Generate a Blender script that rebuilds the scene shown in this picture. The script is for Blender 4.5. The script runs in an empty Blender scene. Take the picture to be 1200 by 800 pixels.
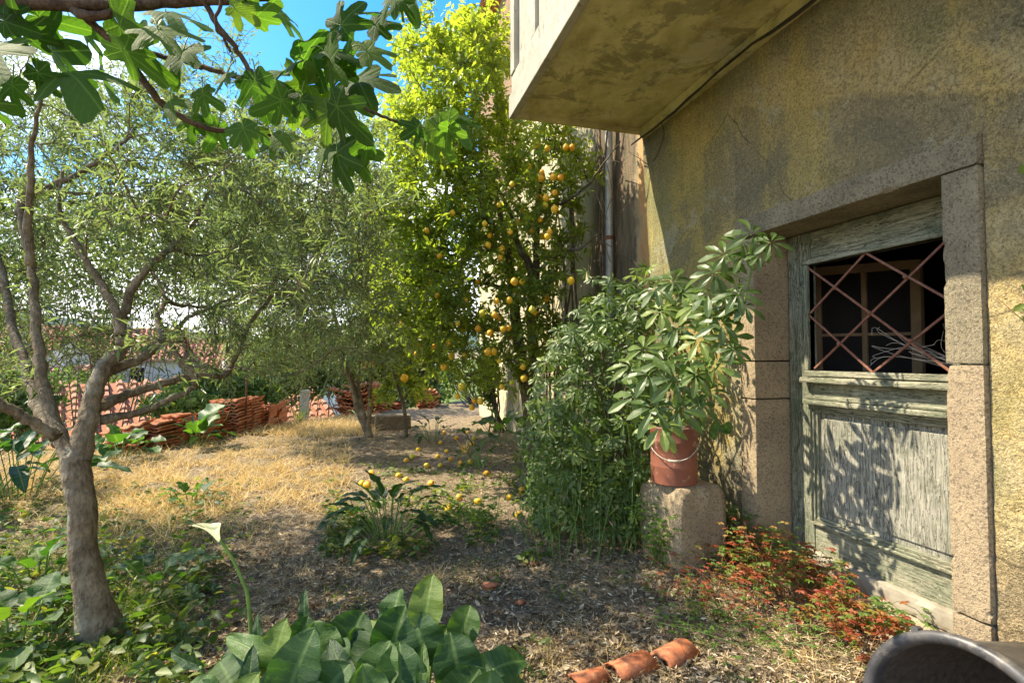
import bpy, math, random
import numpy as np
from mathutils import Vector, Matrix, noise as mnoise
random.seed(7); RS = np.random.RandomState(7)
R = math.radians
C = bpy.context.scene.collection
scene = bpy.context.scene

# ------------------------------------------------------------------ camera, world, sun, exposure
TH = math.atan(170/600.0); PITCH = math.atan(19/600.0)
CAM = np.array([0.0, 0.0, 1.35])
FWD = np.array([math.sin(TH)*math.cos(PITCH), math.cos(TH)*math.cos(PITCH), math.sin(PITCH)])
RGT = np.array([math.cos(TH), -math.sin(TH), 0.0]); UPV = np.cross(RGT, FWD)
cd = bpy.data.cameras.new('camera'); cam = bpy.data.objects.new('camera', cd); C.objects.link(cam)
cam.location = CAM; cam.rotation_euler = (math.pi/2+PITCH, 0, -TH)
cd.sensor_width = 36; cd.lens = 18; cd.clip_start = 0.05; cd.clip_end = 20000
scene.camera = cam
SUN = np.array([-1.0, 0.45, 1.37]); SUN /= np.linalg.norm(SUN)
w = bpy.data.worlds.new('World'); scene.world = w; w.use_nodes = True
wn = w.node_tree; wn.nodes.clear()
def wnode(t, **k):
    n = wn.nodes.new(t)
    for a, b in k.items(): setattr(n, a, b)
    return n
sky = wnode('ShaderNodeTexSky', sky_type='NISHITA', sun_disc=False)
sky.sun_elevation = math.asin(SUN[2]); sky.sun_rotation = math.atan2(SUN[0], SUN[1])
sky.air_density = 1.0; sky.dust_density = 0.6; sky.ozone_density = 2.5
tc = wnode('ShaderNodeTexCoord'); mp = wnode('ShaderNodeMapping'); mp.inputs['Scale'].default_value = (1, 1, 2.2)
cn = wnode('ShaderNodeTexNoise'); cn.inputs['Scale'].default_value = 2.6; cn.inputs['Detail'].default_value = 9; cn.inputs['Roughness'].default_value = 0.62
cr = wnode('ShaderNodeValToRGB'); cr.color_ramp.elements[0].position = 0.57; cr.color_ramp.elements[1].position = 0.74
sep = wnode('ShaderNodeSeparateXYZ')
low = wnode('ShaderNodeMapRange'); low.inputs['From Min'].default_value = 0.50; low.inputs['From Max'].default_value = 0.12; low.inputs['To Min'].default_value = 0.0; low.inputs['To Max'].default_value = 0.28
addl = wnode('ShaderNodeMath', operation='ADD')
mix = wnode('ShaderNodeMix', data_type='RGBA'); mix.inputs['B'].default_value = (6.2, 6.7, 7.6, 1)
bg = wnode('ShaderNodeBackground'); bg.inputs['Strength'].default_value = 0.15
hs = wnode('ShaderNodeHueSaturation'); hs.inputs['Saturation'].default_value = 1.45
out = wnode('ShaderNodeOutputWorld')
L = wn.links.new
L(tc.outputs['Generated'], mp.inputs['Vector']); L(mp.outputs[0], cn.inputs['Vector'])
L(tc.outputs['Generated'], sep.inputs[0]); L(sep.outputs['Z'], low.inputs['Value'])
L(cn.outputs['Fac'], addl.inputs[0]); L(low.outputs[0], addl.inputs[1]); L(addl.outputs[0], cr.inputs['Fac'])
L(sky.outputs[0], hs.inputs['Color']); L(hs.outputs[0], mix.inputs['A']); L(cr.outputs['Color'], mix.inputs['Factor'])
L(mix.outputs['Result'], bg.inputs['Color']); L(bg.outputs[0], out.inputs['Surface'])
sd = bpy.data.lights.new('sun', 'SUN'); sd.energy = 3.9; sd.angle = R(0.53); sd.color = (1.0, 0.93, 0.80)
so = bpy.data.objects.new('sun', sd); C.objects.link(so)
so.rotation_euler = Vector(SUN.tolist()).to_track_quat('Z', 'Y').to_euler(); so.location = (-6, 3, 9)
scene.view_settings.view_transform = 'Standard'; scene.view_settings.look = 'None'
scene.view_settings.exposure = 1.55; scene.view_settings.gamma = 1.0
scene.view_settings.use_white_balance = True; scene.view_settings.white_balance_temperature = 7300; scene.view_settings.white_balance_tint = 10
scene.cycles.max_bounces = 8; scene.cycles.transparent_max_bounces = 6

# ------------------------------------------------------------------ coordinates
def W(px, py, z):                 # a place seen in the photograph at distance z in front of the camera
    return CAM + z*(FWD + (px-600)/600*RGT - (py-400)/600*UPV)
def proj(p):
    d = np.asarray(p)-CAM; z = d @ FWD
    return 600+600*(d @ RGT)/z, 400-600*(d @ UPV)/z, z
def rnd(a, b): return RS.uniform(a, b)
_T1 = W(60, 540, 6.9); _T2 = W(540, 470, 14.5)      # the terrace edge
_td = (_T2-_T1)[:2]; _td /= np.linalg.norm(_td); _tn = np.array([-_td[1], _td[0]])
def edge_dist(x, y): return (x-_T1[0])*_tn[0] + (y-_T1[1])*_tn[1]
def gh(x, y):
    x = np.asarray(x, float); y = np.asarray(y, float)
    h = 0.02*np.sin(x*1.3+0.5*y)*np.cos(y*1.1-0.3*x) + 0.012*np.sin(x*4.1+y*2.2)+0.008*np.sin(y*7.3-x*3.1)
    d = np.clip((edge_dist(x, y)-0.7)/5.0, 0, 1); d = d*d*(3-2*d)
    far = np.clip((edge_dist(x, y)-6)/60, 0, 1)
    hill = np.clip((np.hypot(x, y)-500)/1500, 0, 1)
    h = h - 3.2*d - 5*far + hill*hill*(3-2*hill)*(95+35*np.sin(np.arctan2(x, y)*9)+22*np.sin(np.arctan2(x, y)*23+1))
    return h
def G(px, py, off=0.0):
    d = W(px, py, 1.0)-CAM; t = -CAM[2]/d[2]
    for _ in range(4): p = CAM+d*t; t = (float(gh(p[0], p[1]))-CAM[2])/d[2]
    p = CAM+d*t; p[2] = float(gh(p[0], p[1]))+off
    return p
def GP(x, y): return np.array([x, y, float(gh(x, y))])

# ------------------------------------------------------------------ object helpers
def tagp(o, label=None, cat=None, group=None, kind=None):
    if label: o['label'] = label
    if cat: o['category'] = cat
    if group: o['group'] = group
    if kind: o['kind'] = kind
    return o
def empty(name, loc, label=None, cat=None, group=None):
    o = bpy.data.objects.new(name, None); C.objects.link(o); o.location = Vector([float(v) for v in loc]); o.empty_display_size = .1
    return tagp(o, label, cat, group)
def link(o, parent=None):
    C.objects.link(o)
    if parent is not None:
        o.parent = parent
        o.matrix_parent_inverse = Matrix.Translation(-Vector(wloc(parent)))
    return o
def wloc(o):
    v = Vector(o.location); 
    return v
def mesh(name, V, F, mat, parent=None, smooth=False, uv=None, attr=None):
    V = np.asarray(V, np.float32)
    me = bpy.data.meshes.new(name)
    if isinstance(F, np.ndarray):
        nf, k = F.shape
        me.vertices.add(len(V)); me.vertices.foreach_set('co', V.ravel())
        me.loops.add(nf*k); me.loops.foreach_set('vertex_index', F.astype(np.int32).ravel())
        me.polygons.add(nf); me.polygons.foreach_set('loop_start', np.arange(0, nf*k, k, dtype=np.int32))
        try: me.polygons.foreach_set('loop_total', np.full(nf, k, np.int32))
        except Exception: pass
        me.update(calc_edges=True)
    else:
        me.from_pydata([tuple(map(float, v)) for v in V], [], [tuple(int(i) for i in f) for f in F]); me.update()
    li = np.empty(len(me.loops), np.int32); me.loops.foreach_get('vertex_index', li)
    if uv is not None:
        u = me.uv_layers.new(name='UVMap'); u.data.foreach_set('uv', np.asarray(uv, np.float32)[li].ravel())
    if attr is not None:
        a = me.attributes.new('rnd', 'FLOAT', 'POINT'); a.data.foreach_set('value', np.asarray(attr, np.float32))
    if smooth: me.polygons.foreach_set('use_smooth', np.ones(len(me.polygons), bool))
    if mat: me.materials.append(mat)
    o = bpy.data.objects.new(name, me)
    return link(o, parent)
class MB:                          # collects shapes for one mesh
    def __init__(s): s.v = []; s.f = []
    def add(s, V, F):
        o = len(s.v); s.v += [tuple(map(float, p)) for p in V]; s.f += [tuple(int(i)+o for i in f) for f in F]; return s
    def box(s, a, b, jit=0):
        x0, y0, z0 = a; x1, y1, z1 = b
        V = [(x0,y0,z0),(x1,y0,z0),(x1,y1,z0),(x0,y1,z0),(x0,y0,z1),(x1,y0,z1),(x1,y1,z1),(x0,y1,z1)]
        if jit: V = [tuple(c+random.uniform(-jit, jit) for c in p) for p in V]
        return s.add(V, [(0,3,2,1),(4,5,6,7),(0,1,5,4),(1,2,6,5),(2,3,7,6),(3,0,4,7)])
    def tube(s, P, rad, n=8, cap=True):
        V, F = tube_vf(P, rad, n, cap); return s.add(V, F)
    def build(s, name, mat, parent=None, smooth=False, bevel=0, seg=2, uv=None):
        o = mesh(name, s.v, s.f, mat, parent, smooth, uv=uv)
        if bevel:
            m = o.modifiers.new('bevel', 'BEVEL'); m.width = bevel; m.segments = seg; m.limit_method = 'ANGLE'
        return o
def tube_vf(P, rad, n=8, cap=True, bump=0, seed=0):
    P = [np.asarray(p, float) for p in P]; m = len(P)
    if np.isscalar(rad): rad = [rad]*m
    V = []; F = []; prev = None
    for i in range(m):
        t = P[min(i+1, m-1)]-P[max(i-1, 0)]; t /= np.linalg.norm(t)+1e-9
        if prev is None:
            a = np.cross(t, [0, 0, 1]) if abs(t[2]) < .9 else np.cross(t, [1, 0, 0])
        else: a = prev-t*(prev @ t)
        a /= np.linalg.norm(a)+1e-9; prev = a; b = np.cross(t, a)
        for k in range(n):
            ang = 2*math.pi*k/n; dirv = math.cos(ang)*a+math.sin(ang)*b
            r = rad[i]
            if bump:
                q = P[i]+dirv*r
                r *= 1+bump*mnoise.noise(Vector((q*9+seed).tolist()))+bump*.6*mnoise.noise(Vector((q*30+seed).tolist()))
            V.append(P[i]+dirv*r)
    for i in range(m-1):
        for k in range(n):
            k2 = (k+1) % n; F.append((i*n+k, i*n+k2, (i+1)*n+k2, (i+1)*n+k))
    if cap: F.append(tuple(range(n-1, -1, -1))); F.append(tuple((m-1)*n+k for k in range(n)))
    return V, F
def smooth_path(P, k=4, jit=0.0):
    P = [np.asarray(p, float) for p in P]
    if len(P) < 3: return P
    out = []
    for i in range(len(P)-1):
        p0 = P[max(i-1, 0)]; p1 = P[i]; p2 = P[i+1]; p3 = P[min(i+2, len(P)-1)]
        for j in range(k):
            t = j/k
            q = .5*((2*p1)+(-p0+p2)*t+(2*p0-5*p1+4*p2-p3)*t*t+(-p0+3*p1-3*p2+p3)*t**3)
            if jit and (i or j): q = q+RS.normal(0, jit, 3)
            out.append(q)
    out.append(P[-1]); return out
def lerp_r(R0, n):
    R0 = list(R0); return [float(np.interp(i/(n-1), np.linspace(0, 1, len(R0)), R0)) for i in range(n)]

# ------------------------------------------------------------------ materials
class NT:
    def __init__(s, name):
        s.m = bpy.data.materials.new(name); s.m.use_nodes = True; s.t = s.m.node_tree; s.t.nodes.clear()
        s.o = s.t.nodes.new('ShaderNodeOutputMaterial'); s._c = None
    def n(s, typ, ins=None, **k):
        x = s.t.nodes.new('ShaderNode'+typ)
        for a, b in k.items(): setattr(x, a, b)
        for a, b in (ins or {}).items(): s.set(x.inputs[a], b)
        return x
    def set(s, sock, v):
        if isinstance(v, bpy.types.NodeSocket): s.t.links.new(v, sock)
        elif isinstance(v, (tuple, list)) and len(v) == 3 and sock.type == 'RGBA': sock.default_value = (*v, 1)
        else: sock.default_value = v
    def co(s, kind='Object'):
        if s._c is None: s._c = s.n('TexCoord')
        return s._c.outputs[kind]
    def map(s, scale=(1,1,1), loc=(0,0,0), rot=(0,0,0), src=None):
        return s.n('Mapping', {'Vector': src or s.co(), 'Scale': scale, 'Location': loc, 'Rotation': rot}).outputs[0]
    def noise(s, scale, detail=5, rough=.6, vec=None, dist=0):
        return s.n('TexNoise', {'Vector': vec or s.co(), 'Scale': scale, 'Detail': detail, 'Roughness': rough, 'Distortion': dist}).outputs['Fac']
    def voro(s, scale, vec=None, feature='F1', out='Distance', rand=1):
        return s.n('TexVoronoi', {'Vector': vec or s.co(), 'Scale': scale, 'Randomness': rand}, feature=feature).outputs[out]
    def ramp(s, fac, a, b, ca=(0,0,0), cb=(1,1,1)):
        x = s.n('ValToRGB', {'Fac': fac}); e = x.color_ramp.elements
        e[0].position = a; e[1].position = b; e[0].color = (*ca, 1); e[1].color = (*cb, 1); return x.outputs['Color']
    def ramps(s, fac, stops):
        x = s.n('ValToRGB', {'Fac': fac}); e = x.color_ramp.elements
        while len(e) < len(stops): e.new(.5)
        for i, (p, c) in enumerate(stops): e[i].position = p; e[i].color = (*c, 1)
        return x.outputs['Color']
    def rng(s, v, a, b, c=0, d=1):
        return s.n('MapRange', {'Value': v, 'From Min': a, 'From Max': b, 'To Min': c, 'To Max': d}).outputs[0]
    def mix(s, f, a, b, blend='MIX'):
        x = s.n('Mix', data_type='RGBA', blend_type=blend)
        s.set(x.inputs['Factor'], f); s.set(x.inputs['A'], a); s.set(x.inputs['B'], b); return x.outputs['Result']
    def math(s, op, a, b=0.0, c=None):
        x = s.n('Math', operation=op); s.set(x.inputs[0], a); s.set(x.inputs[1], b)
        if c is not None: s.set(x.inputs[2], c)
        return x.outputs[0]
    def bump(s, h, strength=.5, dist=.01, nrm=None):
        x = s.n('Bump', {'Height': h, 'Strength': strength, 'Distance': dist})
        if nrm: s.set(x.inputs['Normal'], nrm)
        return x.outputs[0]
    def attr(s, name='rnd'): return s.n('Attribute', attribute_name=name).outputs['Fac']
    def pbr(s, col, rough=.8, nrm=None, spec=.3, metal=0):
        p = s.n('BsdfPrincipled', {'Base Color': col, 'Roughness': rough, 'Specular IOR Level': spec, 'Metallic': metal})
        if nrm: s.set(p.inputs['Normal'], nrm)
        return p.outputs[0]
    def done(s, sh): s.t.links.new(sh, s.o.inputs['Surface']); return s.m

def leaf_mat(name, stops, under=None, transl=.42, tcol=None, rough=.45, veins=None, spec=.45):
    t = NT(name); r = t.attr(); c = t.ramps(r, stops)
    n = t.noise(14, 3); c = t.mix(t.rng(n, .3, .7, 0, .35), c, t.mix(.5, c, (0.02, .02, .01)))
    nrm = None
    uvn = t.n('UVMap').outputs[0]
    if veins:
        s = t.n('SeparateXYZ', {'Vector': uvn}); ax = t.math('ABSOLUTE', s.outputs['X'])
        if veins == 'fig':
            d = ax
            for a in (50, 103, 150):
                ca, sa = math.cos(R(a)), math.sin(R(a))
                q = t.math('ABSOLUTE', t.math('SUBTRACT', t.math('MULTIPLY', ax, ca), t.math('MULTIPLY', s.outputs['Y'], sa)))
                back = t.math('LESS_THAN', t.math('ADD', t.math('MULTIPLY', ax, sa), t.math('MULTIPLY', s.outputs['Y'], ca)), 0.0)
                d = t.math('MINIMUM', d, t.math('ADD', q, back))
            line = t.rng(d, 0.006, 0.022, 1, 0)
            wv = t.math('SINE', t.math('MULTIPLY', t.math('SUBTRACT', s.outputs['Y'], t.math('MULTIPLY', ax, .9)), 46))
            line2 = t.rng(wv, .93, 1, 0, .35)
        else:
            line = t.rng(ax, .015, .07, 1, 0)
            w0 = t.math('SUBTRACT', t.math('MULTIPLY', s.outputs['Y'], 46), t.math('MULTIPLY', ax, 9))
            w0 = t.math('ADD', w0, t.math('MULTIPLY', t.noise(7, 2), 5)); wv = t.math('SINE', w0)
            line2 = t.rng(wv, .75, 1, 0, .35)
        lines = t.math('MAXIMUM', line, line2)
        c = t.mix(t.math('MULTIPLY', lines, .45), c, t.mix(.5, c, (.30, .42, .14)))
        nrm = t.bump(t.math('SUBTRACT', t.math('ADD', t.math('MULTIPLY', wv, .25), t.math('ADD', t.noise(30, 3), t.noise(60, 4))), lines), .45, .003)
    if under:
        g = t.n('NewGeometry'); c = t.mix(g.outputs['Backfacing'], c, under)
    p = t.pbr(c, rough, nrm, spec)
    tr = t.n('BsdfTranslucent', {'Color': t.mix(1.0, c, tcol or (2.2, 2.4, .9), 'MULTIPLY')})
    if nrm: t.set(tr.inputs['Normal'], nrm)
    ms = t.n('MixShader', {'Fac': transl}); t.t.links.new(p, ms.inputs[1]); t.t.links.new(tr.outputs[0], ms.inputs[2])
    return t.done(ms.outputs[0])
def bark_mat(name, a, b, lichen=(.35,.34,.27)):
    t = NT(name); n1 = t.noise(9, 6, .7); n2 = t.noise(60, 4, .7, t.map((1, 1, .35)))
    c = t.mix(t.rng(n1, .35, .65), a, b); c = t.mix(t.rng(n2, .4, .7, 0, .7), c, tuple(x*.35 for x in a))
    c = t.mix(t.rng(t.noise(5, 5), .55, .68, 0, .55), c, lichen)
    nr = t.bump(t.math('ADD', n2, t.math('MULTIPLY', t.noise(25, 4), 1.5)), .9, .012)
    return t.done(t.pbr(c, .9, nr, .15))
def simple(name, a, b, sc=20, rough=.85, bump=.4, bd=.005, spec=.25, metal=0):
    t = NT(name); n = t.noise(sc, 6, .65); c = t.mix(t.rng(n, .35, .65), a, b)
    return t.done(t.pbr(c, rough, t.bump(t.noise(sc*3, 5, .7), bump, bd), spec, metal))

M = {}
M['olive'] = leaf_mat('olive_leaf', [(0, (.04,.075,.022)), (.5, (.085,.135,.04)), (.85, (.145,.19,.075)), (1, (.26,.28,.12))], under=(.19,.23,.12), transl=.33, tcol=(1.8,2.1,.9), rough=.38, spec=.5)
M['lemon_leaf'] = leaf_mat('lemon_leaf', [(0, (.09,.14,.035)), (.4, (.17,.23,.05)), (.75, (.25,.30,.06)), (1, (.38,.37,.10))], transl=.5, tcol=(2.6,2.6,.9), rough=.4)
M['fig'] = leaf_mat('fig_leaf', [(0, (.035,.08,.018)), (.6, (.065,.125,.028)), (1, (.14,.19,.04))], transl=.48, tcol=(2.0,2.6,.7), rough=.6, spec=.15, veins='fig')
M['lily'] = leaf_mat('broad_leaf', [(0, (.018,.055,.018)), (.5, (.032,.085,.02)), (.85, (.06,.125,.025)), (1, (.12,.18,.03))], transl=.3, tcol=(2.4,3.0,.8), rough=.42, veins='pin', spec=.35)
M['sheff'] = leaf_mat('palmate_leaf', [(0, (.035,.07,.02)), (.5, (.07,.12,.03)), (.85, (.10,.16,.035)), (1, (.20,.26,.06))], transl=.25, tcol=(2.4,2.8,.9), rough=.42, spec=.4)
M['weed'] = leaf_mat('weed_leaf', [(0, (.04,.08,.02)), (.5, (.08,.14,.03)), (.85, (.15,.20,.04)), (1, (.30,.26,.07))], transl=.4, rough=.5)
M['herb'] = leaf_mat('herb_leaf', [(0, (.09,.17,.03)), (.34, (.14,.22,.04)), (.48, (.30,.20,.05)), (.66, (.36,.10,.04)), (.88, (.28,.045,.025)), (1, (.42,.18,.09))], transl=.4, tcol=(1.9,1.8,1.0), rough=.55)
M['herb_green'] = leaf_mat('herb_green_leaf', [(0, (.08,.16,.03)), (1, (.2,.28,.05))], transl=.4, rough=.55)
M['straw'] = leaf_mat('dry_grass', [(0, (.42,.29,.12)), (.5, (.74,.55,.26)), (1, (.88,.74,.44))], transl=.3, tcol=(1.3,1.2,.9), rough=.7, spec=.2)
M['grass'] = leaf_mat('green_grass', [(0, (.06,.12,.02)), (.6, (.11,.18,.03)), (1, (.30,.30,.08))], transl=.4, rough=.55)
M['litter'] = leaf_mat('leaf_litter', [(0, (.09,.06,.038)), (.35, (.24,.175,.11)), (.65, (.42,.33,.21)), (.88, (.60,.49,.34)), (1, (.76,.66,.48))], transl=.1, tcol=(1.2,1.1,.9), rough=.8, spec=.2)
M['vine_dry'] = bark_mat('dry_vine', (.14,.10,.07), (.22,.17,.12))
M['olive_bark'] = bark_mat('olive_bark', (.12,.09,.055), (.31,.25,.165))
M['fig_bark'] = bark_mat('fig_bark', (.075,.05,.035), (.16,.11,.075), (.2,.16,.12))
M['lemon_bark'] = bark_mat('lemon_bark', (.10,.08,.06), (.19,.16,.12))
M['stem'] = simple('green_stem', (.10,.20,.04), (.16,.26,.06), 20, .5)
M['red_stem'] = simple('reddish_stem', (.30,.10,.06), (.22,.16,.06), 20, .6)
def fruit():
    t = NT('lemon_peel'); c = t.ramps(t.n('ObjectInfo').outputs['Random'], [(0, (.74,.33,.02)), (.6, (.82,.46,.03)), (.9, (.78,.52,.03)), (1, (.5,.5,.05))])
    c = t.mix(t.rng(t.noise(20, 4), .6, .75, 0, .4), c, (.35,.22,.03))
    return t.done(t.pbr(c, .4, t.bump(t.voro(220), .3, .002), .5))
M['lemon'] = fruit()
def ground_mat():
    t = NT('garden_soil'); p = t.co()
    n1 = t.noise(1.1, 6, .6); n2 = t.noise(14, 8, .75); n3 = t.noise(70, 6, .8); v = t.voro(55)
    c = t.ramps(n2, [(.3, (.12,.085,.055)), (.45, (.28,.21,.14)), (.56, (.44,.35,.24)), (.7, (.60,.50,.37))])
    c = t.mix(t.rng(n3, .40, .60, .7, 0), c, (.06,.045,.03))
    g = t.rng(n1, .5, .62, 0, .5); c = t.mix(t.math('MULTIPLY', g, t.rng(n3, .45, .6)), c, (.12,.15,.04))
    s = t.n('SeparateXYZ', {'Vector': p}); far = t.rng(s.outputs['Z'], -.35, -1.2)
    gc = t.ramps(t.noise(.25, 6, .7), [(.35, (.05,.08,.025)), (.55, (.11,.15,.04)), (.7, (.22,.20,.09))])
    c = t.mix(far, c, gc)
    hl = t.rng(s.outputs['Z'], 6, 18); c = t.mix(hl, c, t.ramps(t.noise(.02, 6), [(.4, (.045,.08,.07)), (.6, (.085,.12,.10))]))
    h = t.math('ADD', t.math('MULTIPLY', n3, .5), t.math('ADD', n2, t.math('MULTIPLY', v, -.5)))
    return t.done(t.pbr(c, .95, t.bump(h, .9, .03), .1))
M['ground'] = ground_mat()
def wall_mat():
    t = NT('weathered_stucco'); s = t.n('SeparateXYZ', {'Vector': t.co()}); Y, Z = s.outputs['Y'], s.outputs['Z']
    big = t.noise(.9, 5, .6); mid = t.noise(4.5, 6, .65); fine = t.noise(130, 3, .7); sp = t.voro(85)
    wob = t.math('MULTIPLY', t.math('SUBTRACT', mid, .5), .35)
    c = t.mix(t.rng(mid, .35, .65), (.50,.37,.14), (.55,.45,.24))
    # yellow plaster towards the far corner, greenish next to it
    yl = t.rng(t.math('ADD', Y, wob), 2.98, 3.06); c = t.mix(t.math('MULTIPLY', yl, .9), c, (.46,.34,.09))
    yg = t.rng(t.math('ADD', Y, t.math('MULTIPLY', wob, 1.3)), 3.62, 3.72); c = t.mix(t.math('MULTIPLY', yg, .8), c, (.26,.26,.12))
    # the darker repair patch over the door, sharp edged
    e1 = t.rng(t.math('ADD', Y, t.math('MULTIPLY', wob, .12)), 2.92, 2.942, 1, 0)
    Zs = t.math('SUBTRACT', Z, t.math('MULTIPLY', t.math('SUBTRACT', Y, 2.93), .45)); e2 = t.rng(t.math('ADD', Zs, t.math('ADD', t.math('MULTIPLY', wob, .35), t.math('MULTIPLY', t.math('SUBTRACT', big, .5), .5))), 3.06, 3.10, 1, 0)
    e3 = t.rng(Z, 1.9, 2.3)
    patch = t.math('MULTIPLY', t.math('MULTIPLY', e1, e2), e3); c = t.mix(t.math('MULTIPLY', patch, t.rng(t.noise(3, 6, .7, t.map(loc=(5,5,5))), .3, .6, .9, .5)), c, (.19,.165,.11))
    # grey-green film higher up
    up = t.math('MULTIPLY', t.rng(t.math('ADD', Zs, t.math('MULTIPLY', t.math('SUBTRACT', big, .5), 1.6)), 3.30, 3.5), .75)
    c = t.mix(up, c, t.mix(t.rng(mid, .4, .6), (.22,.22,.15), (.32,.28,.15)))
    # rust and moss runs
    dr = t.noise(7, 4, .6, t.map((1, 1, .07))); c = t.mix(t.rng(dr, .56, .72, 0, .55), c, (.17,.145,.06))
    dr2 = t.noise(11, 3, .6, t.map((1, 1, .1), (3, 7, 2))); c = t.mix(t.math('MULTIPLY', t.rng(dr2, .62, .7, 0, .5), t.rng(Z, 2.5, 3.2)), c, (.34,.15,.05)); c = t.mix(t.rng(t.noise(1.7, 5, .7, t.map(loc=(9,2,4))), .5, .62, 0, .55), c, (.20,.21,.09))
    # bare rubble at the foot
    ft = t.math('MULTIPLY', t.rng(t.math('ADD', Z, t.math('MULTIPLY', wob, 2)), .75, .55), .8)
    c = t.mix(ft, c, t.mix(t.rng(t.noise(9, 5), .4, .6), (.40,.30,.18), (.24,.17,.10)))
    c = t.mix(t.rng(big, .52, .66, 0, .35), c, (.19,.165,.10))
    st1 = t.noise(2.4, 6, .7, t.map((1, 1, .22), (2, 3, 1))); c = t.mix(t.rng(st1, .52, .60, 0, .6), c, (.58,.44,.13))
    bl = t.noise(1.3, 8, .72, t.map(loc=(4, 8, 3)), dist=.5); c = t.mix(t.rng(bl, .54, .585, 0, .62), c, (.17,.16,.115))
    bl2 = t.noise(2.1, 8, .7, t.map(loc=(14, 1, 6)), dist=.4); c = t.mix(t.rng(bl2, .57, .60, 0, .5), c, (.42,.41,.30))
    ck = t.n('TexVoronoi', {'Vector': t.mix(.12, t.co(), t.n('TexNoise', {'Vector': t.co(), 'Scale': 3.0, 'Detail': 6}).outputs['Color']), 'Scale': .9}, feature='DISTANCE_TO_EDGE').outputs['Distance']
    ckm = t.math('MULTIPLY', t.rng(ck, .0, .006, 1, 0), t.rng(t.noise(1.5, 2, .5, t.map(loc=(1, 6, 2))), .5, .56)); c = t.mix(t.math('MULTIPLY', ckm, .8), c, (.05,.04,.025))
    c = t.mix(t.rng(sp, .05, .35, .75, 0), c, (.07,.058,.035)); c = t.mix(t.rng(fine, .50, .68, 0, .5), c, (.60,.52,.34))
    c = t.mix(t.rng(t.noise(60, 5, .9), .47, .58, 0, .65), c, (.10,.08,.045)); c = t.mix(t.rng(t.noise(2.3, 7, .75), .5, .62, 0, .4), c, (.22,.19,.11))
    pits = t.rng(t.voro(38), .0, .12, 1, 0)
    h = t.math('ADD', t.math('MULTIPLY', fine, .6), t.math('ADD', t.math('MULTIPLY', mid, 1.4), t.math('MULTIPLY', pits, -.8)))
    h = t.math('ADD', h, t.math('MULTIPLY', ft, t.math('MULTIPLY', t.noise(18, 5), -3))); h = t.math('ADD', h, t.math('MULTIPLY', patch, -.5))
    return t.done(t.pbr(c, .95, t.bump(h, 1.0, .022), .1))
M['wall'] = wall_mat()
def neigh_mat():
    t = NT('stained_plaster'); s = t.n('SeparateXYZ', {'Vector': t.co()}); Y, Z = s.outputs['Y'], s.outputs['Z']
    n = t.noise(3, 6, .7); wob = t.math('MULTIPLY', t.math('SUBTRACT', n, .5), .5); y2 = t.math('ADD', Y, wob)
    c = t.mix(t.rng(n, .35, .7), (.62,.55,.38), (.48,.44,.27))
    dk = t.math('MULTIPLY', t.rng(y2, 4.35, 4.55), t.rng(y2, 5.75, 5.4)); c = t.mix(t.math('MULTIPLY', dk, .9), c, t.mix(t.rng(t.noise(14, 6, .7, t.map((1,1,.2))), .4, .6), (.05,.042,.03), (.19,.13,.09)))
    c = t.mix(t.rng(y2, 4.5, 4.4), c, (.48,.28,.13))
    rb = t.math('MULTIPLY', t.rng(y2, 8.2, 8.8), t.rng(Z, 3.5, 4.5)); c = t.mix(t.math('MULTIPLY', rb, .8), c, t.mix(t.rng(t.noise(8, 5), .4, .6), (.26,.12,.07), (.14,.08,.05)))
    c = t.mix(t.rng(t.noise(6, 5, .7, t.map((1,1,.15))), .5, .7, 0, .6), c, (.16,.15,.09))
    return t.done(t.pbr(c, .95, t.bump(t.math('ADD', t.noise(60, 5), n), .7, .015), .1))
M['neigh'] = neigh_mat()
def granite(name, a, b, d):
    t = NT(name); v = t.noise(150, 3, .8); n = t.noise(5, 5, .6); v2 = t.voro(110, out='Color')
    c = t.mix(t.rng(n, .35, .65), a, b); sv = t.n('SeparateXYZ', {'Vector': v2}).outputs['X']
    c = t.mix(t.rng(sv, .55, .95, 0, .6), c, d); c = t.mix(t.rng(v, .52, .7, 0, .5), c, (.6,.52,.38))
    return t.done(t.pbr(c, .9, t.bump(t.math('ADD', v, t.math('MULTIPLY', t.noise(30, 5, .7), 1.5)), .9, .010), .2))
M['granite'] = granite('dressed_granite', (.34,.26,.17), (.44,.34,.21), (.10,.08,.055))
M['lintel'] = granite('dark_lintel_stone', (.21,.18,.12), (.33,.28,.18), (.07,.06,.04))
M['rubble'] = granite('rubble_stone', (.42,.32,.2), (.5,.42,.3), (.2,.15,.1))
M['concrete'] = simple('pale_threshold_concrete', (.36,.33,.26), (.24,.21,.16), 9, .85, .5)
M['post'] = simple('grey_post_concrete', (.30,.29,.26), (.42,.40,.36), 12, .9, .6)
def soffit():
    t = NT('mouldy_slab_render'); n = t.noise(1.6, 6, .65, t.map((1, .6, 1), rot=(0, 0, .6))); f = t.noise(50, 4, .7)
    c = t.ramps(n, [(.3, (.22,.195,.09)), (.45, (.42,.375,.17)), (.56, (.60,.54,.27)), (.68, (.36,.305,.14))])
    c = t.mix(t.rng(t.noise(5, 6, .7), .55, .7, 0, .45), c, (.14,.125,.06)); c = t.mix(t.rng(t.noise(2.6, 8, .75, t.map(loc=(3,9,1)), dist=.6), .54, .58, 0, .55), c, (.15,.14,.085)); c = t.mix(t.rng(t.noise(1.9, 7, .7, t.map(loc=(8,2,1)), dist=.4), .55, .60, 0, .5), c, (.58,.55,.38)); c = t.mix(t.rng(t.voro(24), .02, .09, .7, 0), c, (.09,.08,.04))
    return t.done(t.pbr(c, .95, t.bump(t.math('ADD', f, t.math('MULTIPLY', n, 2)), .6, .01), .1))
M['soffit'] = soffit()
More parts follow.
